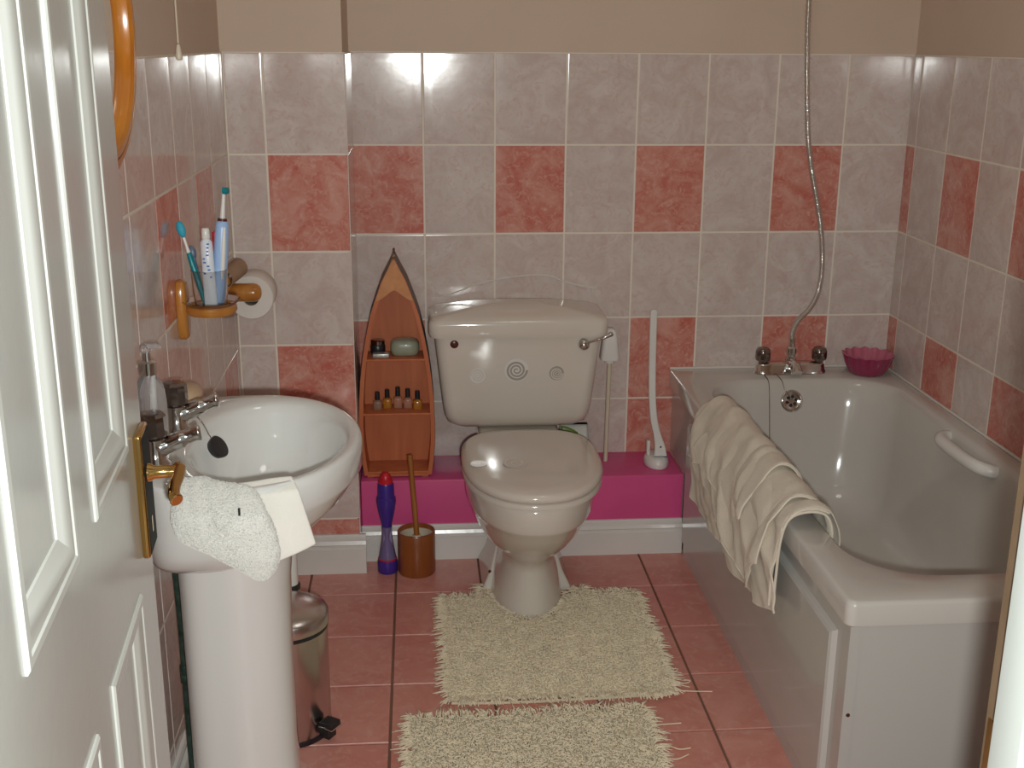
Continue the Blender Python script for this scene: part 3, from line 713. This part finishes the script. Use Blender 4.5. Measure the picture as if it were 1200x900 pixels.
for yy in (FY-.0022, FY+.012):
    for i in range(n+1):
        t = -1+2*i/n
        zb = .772+.012*math.cos(t*PI)*1.0-.006*abs(t)
        xs = BXC+t*(BXC-sidex(zb)-.002)
        for k in range(7):
            q = k/6; z = zb+(.879-zb)*q
            vs.append((BXC+t*(BXC-sidex(z)-.0018), yy, z))
st = (n+1)*7
for i in range(n):
    for k in range(6):
        fs.append((i*7+k, (i+1)*7+k, (i+1)*7+k+1, i*7+k+1)); fs.append((st+i*7+k, st+i*7+k+1, st+(i+1)*7+k+1, st+(i+1)*7+k))
    fs.append((i*7, st+i*7, st+(i+1)*7, (i+1)*7))
obj('bow_cap', MB().add(vs, fs), 'boat_cap', bt, 0, label='light wooden bow piece with a scalloped edge')
for z in (.588, .430, .256):
    x = sidex(z)+.0105
    obj('shelf_board', MB().box(x, 2*BXC-x, FY+.004, BYk-.007, z-.006, z, .001), 'boat_wood', bt, 30)
x = sidex(.26)
obj('base_rail', MB().box(x+.011, 2*BXC-x-.011, FY+.001, FY+.008, .243, .2505), 'boat_wood', bt, 0)
for x in (.034, .19): obj('foot', MB().box(x-.009, x+.009, FY+.004, FY+.022, lz, .2475, .001), 'brush_wood', bt, 0)
# nail polish bottles
def polish(x, y, h, mat, name, label):
    z = .430
    t = thing('nail_polish_bottle', label, 'bottle', (x, y, z), 'nail polish bottles on the middle boat shelf')
    r = .0125; h *= .92
    obj('glass', MB().loft([rrect(x, y, r-g, r-g, .005, z+zz, 3) for zz, g in ((.0003, .001), (.002, 0), (h*.42, 0), (h*.50, .002), (h*.53, .0065), (h*.58, .007))]), mat, t, 50)
    obj('cap', MB().lathe([(.0072, h*.56), (.0072, h*.58), (.0066, h-.001), (.0055, h)], (x, y, z), n=16), 'black', t, 40)
    return t
for x, y, h, m_, l in ((.0585, -.142, .056, 'nude', 'nail polish bottle with beige varnish, leftmost in the row'), (.086, -.130, .060, 'amber', 'amber nail polish bottle second from left in the row'), (.116, -.126, .066, 'rosy', 'rosy nail polish bottle standing tallest in the middle of the row'),
                       (.1445, -.130, .061, 'rosy', 'rosy nail polish bottle second from right in the row'), (.172, -.146, .059, 'amber', 'golden amber nail polish bottle, rightmost in the row')):
    polish(x, y, h, m_, '', l)
sd = obj('soap_dish', MB().loft([[(.139+(.041-g)*math.copysign(abs(math.cos(a))**.6, math.cos(a)), -.129+(.032-g*.8)*math.copysign(abs(math.sin(a))**.6, math.sin(a)), .588+z) for a in [2*PI*k/40 for k in range(40)]] for z, g in ((.0003, .008), (.004, .003), (.015, 0), (.032, .001), (.040, .005), (.0445, .014), (.046, .03))]), 'green_soap', None, 80)
tag(sd, 'rounded grey green soap block on the upper boat shelf', 'soap')
sv = obj('silver_tin', MB().box(.049, .096, -.175, -.148, .5885, .601, .003), 'silver', None)
tag(sv, 'small silver tin at the front of the upper boat shelf', 'tin')
dj = thing('dark_jar', 'small dark jar on the left of the upper boat shelf', 'jar', (.056, -.118, .588))
obj('jar', MB().lathe([(.019, .0004), (.021, .003), (.021, .024), (.018, .028)], (.063, -.118, .588), n=24), 'black', dj)
obj('jar_lid', MB().lathe([(.0195, .028), (.0195, .038), (.017, .040)], (.063, -.118, .588), n=24), 'dark_chrome', dj, 40, label='grey screw lid')

# ------------------------------------------------------------------ on the floor by the ledge: bottle, brush and holder
pb = thing('toilet_cleaner_bottle', 'purple waisted cleaner bottle with a red cap on the floor', 'bottle', (.081, -.298, 0))
obj('base', MB().lathe([(.026, 0), (.0285, .004), (.0285, .030), (.027, .038)], (.081, -.298, 0), n=28), 'purple', pb, 50)
obj('red_band', MB().lathe([(.0262, .038), (.0262, .0425)], (.081, -.298, 0), n=28), 'red', pb)
obj('waist', MB().lathe([(.025, .0425), (.021, .065), (.0165, .095), (.0145, .12), (.0150, .137)], (.081, -.298, 0), n=28), 'purple_glass', pb, 60, label='clear waist showing violet gel')
obj('gel', MB().lathe([(.020, .044), (.0165, .066), (.010, .078), (.004, .10), (.0062, .12), (.009, .136)], (.081, -.298, 0), n=20), 'purple', pb, 60)
obj('grip', MB().lathe([(.0135, .135), (.0155, .148), (.0235, .185), (.0275, .212), (.0265, .224), (.0235, .226), (.0225, .262), (.020, .268)], (.081, -.298, 0), n=28), 'purple', pb, 50)
obj('red_cap', MB().lathe([(.0205, .262), (.0205, .274), (.0155, .277), (.0145, .287), (.008, .296), (.002, .298)], (.081, -.298, 0), n=24), 'red', pb, 50)
bh = thing('brush_holder', 'brown wooden cylinder toilet brush holder on the floor by the skirting', 'holder', (.163, -.302, 0))
obj('cylinder', MB().lathe([(.051, 0), (.0525, .003), (.0525, .122), (.051, .1245), (.049, .1245), (.0475, .122), (.0475, .012), (.002, .01)], (.163, -.302, 0), n=44), 'brush_wood', bh, 50)
obj('liner', MB().lathe([(.0472, .085), (.0472, .112), (.044, .112), (.043, .09)], (.163, -.302, 0), n=36, cap0=False, cap1=False), 'cream_plastic', bh, 50, label='pale inner liner')
tb = thing('toilet_brush', 'toilet brush with a wooden dowel handle leaning in the brown holder', 'brush', (.163, -.30, .012))
obj('handle', MB().tube(spline([(.1645, -.302, .10), (.160, -.296, .18), (.154, -.288, .26), (.149, -.280, .332), (.1488, -.2796, .336)], 6), [.0078]*22+[.008, .007, .004], 14), 'dowel', tb, 50)
obj('collar', MB().lathe([(.02, 0), (.022, .004), (.0125, .016), (.011, .022)], (.1645, -.302, .088), (-.04, .06, 1), 20), 'cream_plastic', tb, 50)
mb = MB(); mb.ell((.1645, -.302, .055), (.036, .036, .036), 16, 10); 
br = obj('bristles', mb, 'cream_plastic', tb, 80)

# ------------------------------------------------------------------ things on the ledge at right
wb_ = thing('floor_wand', 'tall white long-handled wand with a rounded foot on the magenta ledge', 'brush', (.872, -.120, lz))
mb = MB(); mb.loft([[(.872+(.036-g)*math.cos(a), -.122+(.055-g)*math.sin(a), lz+z) for a in [2*PI*k/36 for k in range(36)]] for z, g in ((.0003, .003), (.004, 0), (.018, .001), (.028, .006), (.032, .015))])
obj('foot', mb, 'white_plastic', wb_, 60)
obj('hinge_pin', MB().box(.842, .852, -.13, -.11, lz+.03, lz+.075, .003), 'white_plastic', wb_)
def strip(pts, ws, t):
    mb = MB(); rings = []
    for (x, y, z), w_ in zip(pts, ws): rings.append([(x-w_, y-t, z), (x+w_, y-t, z), (x+w_, y+t, z), (x-w_, y+t, z)])
    return mb.loft(rings)
P_ = spline([(.880, -.142, lz+.030), (.879, -.135, lz+.06), (.874, -.115, lz+.09), (.868, -.085, lz+.13), (.865, -.065, lz+.19), (.866, -.04, lz+.28), (.867, -.025, lz+.40), (.868, -.022, lz+.446)], 5)
W_ = [(.020 if i < 4 else .016 if i < 8 else .012) - .0 for i in range(len(P_))]
W_ = [max(.0105, .020-.0009*i) for i in range(len(P_))]; W_[-1] = .006
obj('handle', strip(P_, W_, .006), 'white_plastic', wb_, 50, [('BEVEL', dict(width=.003, segments=2, limit_method='ANGLE'))])
obj('coloured_band', MB().box(.860, .900, -.1495, -.1475, lz+.030, lz+.034), 'grey_blue', wb_, 0, label='thin blue-grey band')
obj('rivet', MB().lathe([(.003, 0), (.002, .002)], (.879, -.147, lz+.062), (0, -1, .2), 10), 'dark_chrome', wb_)
fp = thing('fill_pipe', 'thin cream pole topped by a white tapered cover right of the cistern', 'pole', (.727, -.08, lz))
obj('pole', MB().tube([(.727, -.085, lz), (.7275, -.092, .40), (.728, -.10, .57)], .0066, 12), 'cream_plastic', fp)
obj('cover', MB().loft([rrect(.7265, -.10, hx, hy, r, z, 5) for z, hx, hy, r in ((.556, .0265, .023, .012), (.560, .0275, .024, .012), (.62, .0215, .020, .012), (.640, .018, .017, .012), (.648, .010, .009, .008))]), 'white_plastic', fp, 50, label='white tapered plastic cover')
obj('cover_collar', MB().lathe([(.015, .546), (.017, .557)], (.7275, -.10, 0), n=20), 'white_plastic', fp)
pk = thing('cleaning_pack', 'white film pack with a green patch under the cistern right of the seat', 'pack', (.628, -.125, lz))
obj('pack', MB().loft([rrect(.624, -.122, hx, hy, .012, z, 4) for z, hx, hy in ((lz, .038, .022), (.26, .042, .028), (.33, .042, .026), (.360, .040, .014), (.369, .040, .004))]), 'pack', pk, 50)
obj('green_patch', MB().grid(lambda u, v: (.585+.068*u, -.1535+.012*v+.003*(2*u-1)**2, .318+v*.050*(1-.75*u*u)), 12, 8), 'green', pk, 180, [('SOLIDIFY', dict(thickness=.0015))], label='leaf green patch')
obj('teal_seam', MB().tube([(.667, -.122, lz+.004), (.669, -.124, .30), (.665, -.124, .367)], .0018, 8), 'pack_edge', pk, label='pale teal edge')

# ------------------------------------------------------------------ mirror, pull cord, tooth mug holder, paper holder on the left wall
mr = thing('round_mirror', 'round mirror in an orange wooden frame on the left wall', 'mirror', (XL+.012, -1.507, 1.46))
MC = (XL+.0072, -1.507, 1.46); R_ = .228
prof = [(R_-.008, 0), (R_, .002), (R_, .007), (R_-.003, .0135), (R_-.008, .0145), (R_-.0095, .0125), (R_-.011, .0155), (R_-.018, .021), (R_-.025, .022), (R_-.027, .0195), (R_-.029, .022), (R_-.037, .022), (R_-.043, .017), (R_-.046, .008), (R_-.046, .004)]
obj('frame', MB().lathe(prof, MC, (1, 0, 0), 96, False, False), 'mirror_wood', mr, 25)
for gr in (R_-.0095, R_-.027):
    obj('groove', MB().tube([(MC[0]+.0205 if gr < .21 else MC[0]+.0135, MC[1]+gr*math.cos(2*PI*k/96), MC[2]+gr*math.sin(2*PI*k/96)) for k in range(97)], .0013, 6), 'boat_edge', mr, 60, label='dark turned groove')
obj('glass', MB().lathe([(R_-.045, .003), (R_-.045, .006)], MC, (1, 0, 0), 96), 'mirror', mr, 30)
pc = thing('light_pull_cord', 'white light pull cord with a small cone end hanging by the left wall', 'pull cord', (-.266, -.95, 1.41))
obj('cord', MB().tube([(-.272, -.95, 1.43), (-.270, -.95, 2.349)], .0018, 8), 'cream_plastic', pc)
obj('cord_end', MB().lathe([(.003, 0), (.0065, .002), (.007, .007), (.004, .026), (.0025, .030)], (-.272, -.95, 1.398), (0, 0, 1), 16), 'cream_plastic', pc, 40)

th_ = thing('tumbler_holder', 'honey pine tumbler holder fixed to the left wall above the basin', 'holder', (XL+.02, -1.02, .92))
hx0 = XL+.0075
mb = MB(); rings = []
for x, g in ((hx0, .001), (hx0+.002, 0), (hx0+.012, 0), (hx0+.017, .004), (hx0+.0185, .009)):
    ring = []
    for k in range(40):
        a = 2*PI*k/40; ring.append((x, -1.022+(.024-g)*math.copysign(abs(math.cos(a))**.55, math.cos(a)), .923+(.060-g)*math.copysign(abs(math.sin(a))**.8, math.sin(a))))
    rings.append(ring)
obj('wall_plate', mb.loft(rings), 'pine', th_, 50)
TCx, TCy, TCz = -.228, -1.03, .916
mb = MB(); mb.lathe([(.030, 0), (.046, .001), (.050, .008), (.049, .016), (.046, .018), (.038, .018), (.037, .012), (.030, .004)], (TCx, TCy, TCz), n=44)
mb.box(hx0+.012, TCx-.04, TCy-.012, TCy+.012, TCz+.001, TCz+.016, .003)
obj('tray_ring', mb, 'pine', th_, 40)
obj('glass_dish', MB().lathe([(.036, .004), (.0365, .010), (.047, .0195), (.056, .026), (.057, .0275), (.052, .026), (.036, .013), (.002, .012)], (TCx, TCy, TCz), n=44), 'clear', th_, 50, label='clear glass dish')
tz = TCz+.0135
tum = obj('glass_tumbler', MB().lathe([(.027, .0006), (.031, .003), (.0335, .03), (.0355, .075), (.0345, .0755), (.032, .03), (.0295, .008), (.002, .006)], (TCx, TCy, tz), n=40), 'clear', None, 50)
tag(tum, 'clear glass tumbler holding toothbrushes in the pine holder', 'tumbler')
ti = tz+.0072
# teal toothbrush leaning left
tbA = Vector((TCx-.010, TCy-.008, ti+.002)); tbB = Vector((TCx-.055, TCy+.012, 1.098))
tk = thing('toothbrush', 'teal toothbrush with aqua bristles leaning left in the tumbler', 'toothbrush', tuple(tbA))
obj('handle', MB().tube([tbA.lerp(tbB, t) for t in (0, .05, .2, .4, .55, .62)], [.003, .005, .0058, .0062, .0055, .004], 12), 'teal', tk, 60)
obj('neck', MB().tube([tbA.lerp(tbB, t) for t in (.615, .7, .8)], [.0042, .003, .0032], 10), 'white_plastic', tk, 60)
obj('bristles', MB().ell((0, 0, 0), (.0085, .006, .0165), 16, 10).xf(Matrix.Translation(tbA.lerp(tbB, .90)) @ Vector((0, 0, 1)).rotation_difference(tbB-tbA).to_matrix().to_4x4()), 'aqua', tk, 80)
# dark second brush behind
A2, B2 = Vector((TCx-.016, TCy+.010, ti+.002)), Vector((TCx-.036, TCy+.022, 1.045))
t2 = thing('toothbrush', 'short dark navy toothbrush behind the teal one in the tumbler', 'toothbrush', tuple(A2))
obj('handle', MB().tube([A2.lerp(B2, t) for t in (0, .1, .5, .8)], [.003, .0045, .005, .004], 10), 'grey_blue', t2, 60)
obj('bristles', MB().ell((0, 0, 0), (.008, .006, .014), 12, 8).xf(Matrix.Translation(A2.lerp(B2, .9)) @ Vector((0, 0, 1)).rotation_difference(B2-A2).to_matrix().to_4x4()), 'grey_blue', t2, 80)
def tubepaste(x, y, zb, zt, w0, mat, capmat, name, label, lean=.0):
    t = thing(name, label, 'toothpaste', (x, y, zb))
    rings = []
    for q, wx, wy in ((0, w0, .0016), (.06, w0, .0025), (.5, w0*.97, .009), (.94, w0*.93, w0*.85), (1, w0*.45, w0*.45)):
        z = zb+(zt-zb)*q; rings.append([(x+lean*q+wx*math.cos(a), y+wy*math.sin(a), z) for a in [2*PI*k/24 for k in range(24)]])
    obj('tube', MB().loft(rings), mat, t, 50)
    obj('cap', MB().lathe([(w0*.62, 0), (w0*.66, .002), (w0*.6, .018), (w0*.5, .020)], (x+lean, y, zt-.0005), n=18), capmat, t, 40)
    return t
tp = tubepaste(TCx+.002, TCy-.012, ti, 1.068, .0125, 'tube_print', 'white_plastic', 'toothpaste_tube', 'white toothpaste tube with blue print and white cap in the tumbler', -.002)
for k in range(10):
    q = .42+.055*k; z = ti+(1.068-ti)*q; xx = TCx+.002-.002*q+random.uniform(-.008, .004)
    obj('blue_print', MB().box(xx, xx+random.uniform(.003, .006), TCy-.012-.0125-.0002, TCy-.012-.004, z, z+.0025), 'blue_print', tp, 0)
tubepaste(TCx+.012, TCy+.010, ti, 1.058, .0095, 'red', 'red', 'toothpaste_tube', 'red tube wedged behind the white toothpaste in the tumbler', .002)
EA, EB = Vector((TCx+.014, TCy+.002, ti+.001)), Vector((TCx+.030, TCy+.010, 1.10))
eb = thing('electric_toothbrush', 'pale blue electric toothbrush with white stem, tallest in the tumbler', 'toothbrush', tuple(EA))
obj('handle', MB().tube([EA.lerp(EB, t) for t in (0, .03, .2, .6, .9, .97, 1)], [.010, .0125, .0135, .0145, .0135, .012, .006], 20), 'blue_soft', eb, 60)
ax = (EB-EA).normalized(); 
obj('white_strip', MB().tube([EA.lerp(EB, t)+Vector((.006, -.0098, 0)) for t in (.3, .45, .7, .92)], [.003, .0052, .0052, .003], 10), 'white_plastic', eb, 60, label='white strip')  # white strip set along the front of the handle
obj('collar', MB().lathe([(.0095, 0), (.0085, .005)], EB-ax*.002, ax, 18), 'dark_red', eb, label='dark red collar')
E2 = Vector((EB.x+.006, EB.y+.002, 1.155))
obj('stem', MB().tube([EB, EB.lerp(E2, .5), E2], [.0055, .0042, .0036], 12), 'white_plastic', eb, 60)
obj('brush_head', MB().lathe([(.007, 0), (.007, .004), (.0062, .010)], E2+Vector((-.001, 0, .001)), (.95, -.3, .05), 16), 'teal', eb, 40, label='round teal brush head')

# paper holder in the corner: dowel from the left wall, peg into the roll
ph = thing('paper_holder', 'honey pine toilet paper holder with a round-ended dowel arm', 'holder', (XL+.02, -.55, .83))
hy, hz = -.46, .838
obj('wall_plate', MB().box(XL+.0075, XL+.024, hy-.025, hy+.025, hz-.045, hz+.045, .007), 'pine', ph, 40)
obj('arm', MB().lathe([(.022, 0), (.0225, .05), (.0225, .064), (.021, .072), (.016, .079), (.008, .0825), (.001, .083)], (XL+.012, hy, hz), (1, 0, 0), 28), 'pine', ph, 60)
obj('peg', MB().cyl((-.2405, hy+.012, .824), (-.2405, -.292, .824), .009, n=16), 'pine', ph)
rl = thing('toilet_roll', 'white toilet roll hanging on the pine paper holder', 'toilet roll', (-.236, -.36, .818))
RC = (-.2405, -.407, .8135)
obj('paper', MB().lathe([(.0205, 0), (.054, .0), (.0555, .002), (.0555, .096), (.054, .098), (.0205, .098)], RC, (0, 1, 0), 48, False, False), 'paper', rl, 40)
obj('core', MB().lathe([(.0206, .0), (.0206, .098), (.0192, .098), (.0192, .0), (.0206, 0)], RC, (0, 1, 0), 32, False, False), 'card_in', rl, 40, label='grey cardboard core')
ca = Vector((.30, .62, .72)).normalized(); cb_ = Vector((-.276, -.415, .878))
cb_ = Vector((-.272, -.44, .884))
ct = obj('cardboard_tube', MB().lathe([(.0225, 0), (.0225, .085), (.021, .085), (.021, 0), (.0225, 0)], Vector((-.262, -.425, .895)), Vector((-.25, -.80, -.14)), 28, False, False), 'card', None, 40)
tag(ct, 'empty brown cardboard roll tube lying on the pine paper holder arm', 'cardboard tube')

# ------------------------------------------------------------------ pedal bin
bn = thing('pedal_bin', 'small steel pedal bin on the floor behind the basin pedestal', 'bin', (-.11, -1.06, 0))
bc = (-.112, -1.065, 0); br_ = .088
obj('body', MB().lathe([(br_-.001, .008), (br_, .010), (br_, .250), (br_-.002, .252)], bc, n=56), 'bin_steel', bn, 40)
obj('foot_ring', MB().lathe([(br_+.0015, 0), (br_+.0022, .003), (br_+.0015, .010), (br_-.004, .011)], bc, n=48), 'black', bn, 50)
obj('band', MB().lathe([(br_+.0012, .244), (br_+.0012, .2505), (br_-.003, .252)], bc, n=56), 'black', bn, 40, label='black rim band')
obj('lid', MB().lathe([(br_+.001, .2525), (br_+.003, .2535), (br_+.003, .276), (br_, .281), (br_*.8, .289), (br_*.5, .296), (br_*.2, .299), (.002, .30)], bc, n=56), 'bin_steel', bn, 50)
pd = Vector((.83, -.56, 0)).normalized(); pc_ = Vector(bc); side = pd.cross(Vector((0, 0, 1)))
def obox(c, a, b, l, w_, h, bev=.002):
    T = Matrix(((a.x, b.x, 0, c.x), (a.y, b.y, 0, c.y), (0, 0, 1, c.z), (0, 0, 0, 1)))
    return MB().box(-l/2, l/2, -w_/2, w_/2, -h/2, h/2, bev).xf(T)
pe = obj('pedal', obox(pc_+pd*(br_+.020)+Vector((0, 0, .043)), pd, side, .034, .032, .010), 'black', bn)
obj('pedal_arm', obox(pc_+pd*(br_+.006)+Vector((0, 0, .026)), pd, side, .020, .020, .022), 'black', pe)
obj('pedal_trim', obox(pc_+pd*(br_+.020)+Vector((0, 0, .036)), pd, side, .036, .033, .003, .0008), 'chrome', pe)
obj('pedal_stop', obox(pc_+pd*(br_+.016)+Vector((0, 0, .019)), pd, side, .022, .026, .020), 'black', pe)

# ------------------------------------------------------------------ shaggy mats
def shag(name, inside, bbox, count, label, cat='mat', hem=None, lean=(0, 0), group=None):
    x0, x1, y0, y1 = bbox
    t = thing(name, label, cat, ((x0+x1)/2, (y0+y1)/2, 0), group)
    # backing: a cell grid clipped to the outline
    st = .01; mb = MB(); vs = {}; fs = []; vl = []
    def vid(i, j):
        if (i, j) not in vs: vs[(i, j)] = len(vl); vl.append((x0+i*st, y0+j*st, .006+.0015*noise.noise(Vector((i*.2, j*.2, 1)))))
        return vs[(i, j)]
    for i in range(int((x1-x0)/st)):
        for j in range(int((y1-y0)/st)):
            if inside(x0+(i+.5)*st, y0+(j+.5)*st): fs.append((vid(i, j), vid(i+1, j), vid(i+1, j+1), vid(i, j+1)))
    mb.add(vl, fs)
    obj('backing', mb, 'mat_base', t, 180, [('SOLIDIFY', dict(thickness=.006, offset=-1))])
    # pile: curved cotton strands
    P = []
    while len(P) < count:
        x = random.uniform(x0, x1); y = random.uniform(y0, y1)
        if inside(x, y): P.append((x, y))
    V = []; F = []
    for x, y in P:
        edge = any(not inside(x+dx, y+dy) for dx, dy in ((.012, 0), (-.012, 0), (0, .012), (0, -.012)))
        out = Vector((0, 0, 0))
        if edge:
            for dx, dy in ((.014, 0), (-.014, 0), (0, .014), (0, -.014)):
                if not inside(x+dx, y+dy): out += Vector((dx, dy, 0))
            out = out.normalized() if out.length > 0 else out
        nz = noise.noise(Vector((x*30, y*30, 3)))
        ang = random.uniform(0, 2*PI); ln = random.uniform(.013, .024)*(1.15 if edge else 1)
        d = Vector((math.cos(ang)*.75+lean[0]+nz*.5, math.sin(ang)*.75+lean[1], 0)) + out*1.4
        b = Vector((x, y, .005)); r = random.uniform(.0011, .0019)
        p1 = b+Vector((d.x*.3, d.y*.3, .8))*ln*.55; p2 = p1+Vector((d.x*.8, d.y*.8, .15 if not edge else -.1))*ln*.6
        if p2.z < .003: p2.z = .003
        s_ = Vector((-d.y, d.x, 0)); s_ = s_.normalized() if s_.length > 1e-4 else Vector((1, 0, 0))
        o = len(V)
        for p, rr in ((b, r), (p1, r*1.05), (p2, r*.7)):
            V += [p+s_*rr, p-s_*rr, p+Vector((0, 0, rr*1.3))-d*.0002]
        for k in (0, 3):
            F += [(o+k, o+k+1, o+k+4, o+k+3), (o+k+1, o+k+2, o+k+5, o+k+4), (o+k+2, o+k, o+k+3, o+k+5)]
        F.append((o+6, o+7, o+8))
    m2 = MB(); m2.v = [tuple(v) for v in V]; m2.f = F; m2.m = [0]*len(F)
    pl_ = obj('pile', m2, 'mat_pile', t, 180); pl_['kind'] = 'stuff'
    return t
def in1(x, y):
    wv = .006*noise.noise(Vector((x*25, y*25, 0)))
    if not (.232+wv < x < .752+wv and -1.0+wv < y < -.487+wv*1.5): 
        # two horns running back beside the pan foot
        return (.335 < x < .372 and -.50 < y < -.435) or (.588 < x < .615 and -.50 < y < -.45)
    dx = abs(x-.462)
    if y > -.630 and dx < .099*math.sqrt(max(0, 1-((y+.46)/.172)**2 if y < -.46 else 1)): return False
    return True
m1 = shag('contour_mat', in1, (.20, .78, -1.02, -.43), 15000, 'cream shaggy contour mat cut around the foot of the toilet', lean=(-.1, -.4))
obj('front_hem', MB().tube(spline([(.240, -1.004, .004), (.40, -1.010, .004), (.60, -1.004, .004), (.745, -.998, .004)], 6), .0035, 8), 'mat_base', m1)
for P_ in ([(.745, -.90, .006), (.765, -.905, .004), (.78, -.895, .004), (.777, -.885, .004)], [(.75, -.985, .006), (.79, -.99, .004), (.84, -.995, .004)], [(.72, -.52, .006), (.75, -.515, .004), (.768, -.53, .004)], [(.748, -.66, .006), (.765, -.65, .004), (.775, -.665, .004)], [(.75, -.955, .008), (.785, -.955, .004), (.80, -.945, .004), (.785, -.94, .004)]):
    obj('loose_thread', MB().tube(spline(P_, 6), .0013, 6), 'mat_pile', m1)
def in2(x, y):
    wv = .006*noise.noise(Vector((x*25, y*25, 4)))
    return .145+wv < x < .672+wv and -1.56 < y < -1.062+.02*(x-.14)+wv
m2_ = shag('bath_mat', in2, (.13, .69, -1.56, -1.04), 13500, 'cream shaggy rectangular mat on the floor nearest the camera', lean=(-.1, -.3))
for P_ in ([(.665, -1.12, .006), (.70, -1.12, .004), (.74, -1.118, .004)], [(.67, -1.20, .008), (.695, -1.20, .004), (.715, -1.215, .004), (.74, -1.212, .004)], [(.67, -1.24, .006), (.70, -1.25, .004), (.73, -1.235, .004)]):
    obj('loose_thread', MB().tube(spline(P_, 6), .0013, 6), 'mat_pile', m2_)

# ------------------------------------------------------------------ towel over the bath side
tw = thing('bath_towel', 'crumpled cream towel draped over the side of the bath', 'towel', (.95, -.85, BZ))
def drape(y0, y1, zb, zin, lift, seed, nu=70, nv=60, sag=.0, outx=.0):
    """sheet from inside the tub (v=0) over the rim to the hanging bottom edge (v=1)"""
    def f(u, v):
        y = y0+(y1-y0)*u
        a = 1.0; zo = zb(u); zi = zin(u)
        L1 = BZ-zi; L2 = .082; L3 = BZ-zo; L = L1+L2+L3; d = v*L
        xi, xo = .993+.010, .914
        if d < L1: x = xi+.006*math.sin(d/L1*PI); z = zi+d; k = 0
        elif d < L1+L2:
            q = (d-L1)/L2; x = xi+(xo-xi)*q; z = BZ+lift*math.sin(q*PI)**.6+.006; k = 1
        else:
            q = (d-L1-L2)/max(L3, 1e-6); x = xo-.012*math.sin(q*PI*.9)-outx*q; z = BZ-(d-L1-L2)+.004*(1-q); k = 2
        nrm = Vector((0, 0, 1)) if k == 1 else Vector((-1 if k == 2 else .6, 0, .15))
        yy = y + .10*v*0
        dd = L-d
        # long soft folds that fan from the rim, plus finer creases
        hang = max(0, d-L1-L2*.5)
        q1 = (y+1.35*hang)*15+seed*2.1+1.6*noise.noise(Vector((y*5, d*5, seed+2))); q2 = (y+.9*hang)*34+seed+2.2*noise.noise(Vector((y*6, d*6, seed+5)))
        ph = q1
        w_ = FA*(.013*(1-abs(math.sin(q1))**.8)+.006*(1-abs(math.sin(q2))**.8))*(.55+.45*v) + .008*noise.noise(Vector((y*9+d*6, d*7, seed)))+.004*noise.noise(Vector((y*24, d*18, seed+4)))
        return Vector((x, yy+.012*noise.noise(Vector((y*6, d*6, seed+9)))*v - sag*v, z)) + nrm*(w_+.008)
    return MB().grid(f, nu, nv)
def lerpkey(keys):
    def g(u):
        for (a, p), (b, q) in zip(keys, keys[1:]):
            if u <= b: t = (u-a)/(b-a); t = t*t*(3-2*t); return p+(q-p)*t
        return keys[-1][1]
    return g
FA = .95
SOL = [('SOLIDIFY', dict(thickness=.004, offset=1)), ('SUBSURF', dict(levels=1, render_levels=1))]
def layer(name, nu, nv, *args, **kw):
    mb = drape(*args, nu=nu, nv=nv, **kw); rowv = mb.v[-(nu+1):]; near = [mb.v[j*(nu+1)+nu] for j in range(int(nv*.25), nv+1)]
    o = obj(name, mb, 'towel', tw, 180, SOL)
    for pts in (rowv, near):
        obj('hem', MB().tube([Vector(p)+Vector((-.002, 0, 0)) for p in pts], .0026, 6), 'towel_hem', o, 80, label='pale stitched hem')
layer('towel_sheet', 70, 60, -.46, -1.215, lerpkey([(0, .36), (.08, .285), (.35, .275), (.6, .268), (.85, .285), (1, .315)]), lerpkey([(0, .44), (.5, .40), (1, .42)]), .022, 1.0)
layer('towel_fold', 60, 50, -.60, -1.165, lerpkey([(0, .455), (.2, .40), (.45, .355), (.7, .335), (.88, .315), (1, .40)]), lerpkey([(0, .45), (1, .45)]), .036, 3.3, outx=.026)
layer('towel_top_fold', 50, 40, -.50, -1.02, lerpkey([(0, .40), (.12, .405), (.35, .445), (.6, .425), (.85, .39), (1, .44)]), lerpkey([(0, .46), (1, .46)]), .044, 6.1, outx=.020)
for yy, x in ((-1.216, 0), (-1.206, .006)):
    hemp = [(.998, yy, .45), (1.004, yy, .49), (.99, yy, .528), (.955, yy, .538), (.915, yy, .525), (.899, yy, .48), (.896-x, yy+.004, .40), (.897-x, yy+.01, .325)]
    obj('hem', MB().tube(spline(hemp, 6), .003, 8), 'towel_hem', tw, 80, label='pale stitched hem')

# bead of sealant round the bath
sb_ = struct(obj('trim_4', MB().tube([(.925, -.010, .5), (1.58, -.010, .5), (1.584, -.02, .5), (1.584, -1.5, .5)], .0045, 8), 'scale_white', None, 60), 'white sealant bead between bath rim and tiles')

# ------------------------------------------------------------------ fill lamp added on the ceiling, unseen above the frame
M['lamp_glow'] = plain('fill_lamp_glow', (.9, .88, .82), .4)
_b = M['lamp_glow'].node_tree.nodes['Principled BSDF']
_b.inputs['Emission Color'].default_value = (1.0, .95, .88, 1); _b.inputs['Emission Strength'].default_value = FILL_LAMP
cl = thing('fill_lamp', 'added round fill lamp on the ceiling, out of view', 'lamp', (.62, -1.25, ZC))
obj('rim', MB().lathe([(.185, 0), (.185, -.02), (.172, -.024), (.17, 0)], (.62, -1.25, ZC), n=48), 'white_plastic', cl)
obj('diffuser', MB().lathe([(.17, -.004), (.165, -.03), (.13, -.055), (.07, -.072), (.002, -.076)], (.62, -1.25, ZC), n=48), 'lamp_glow', cl, 80)
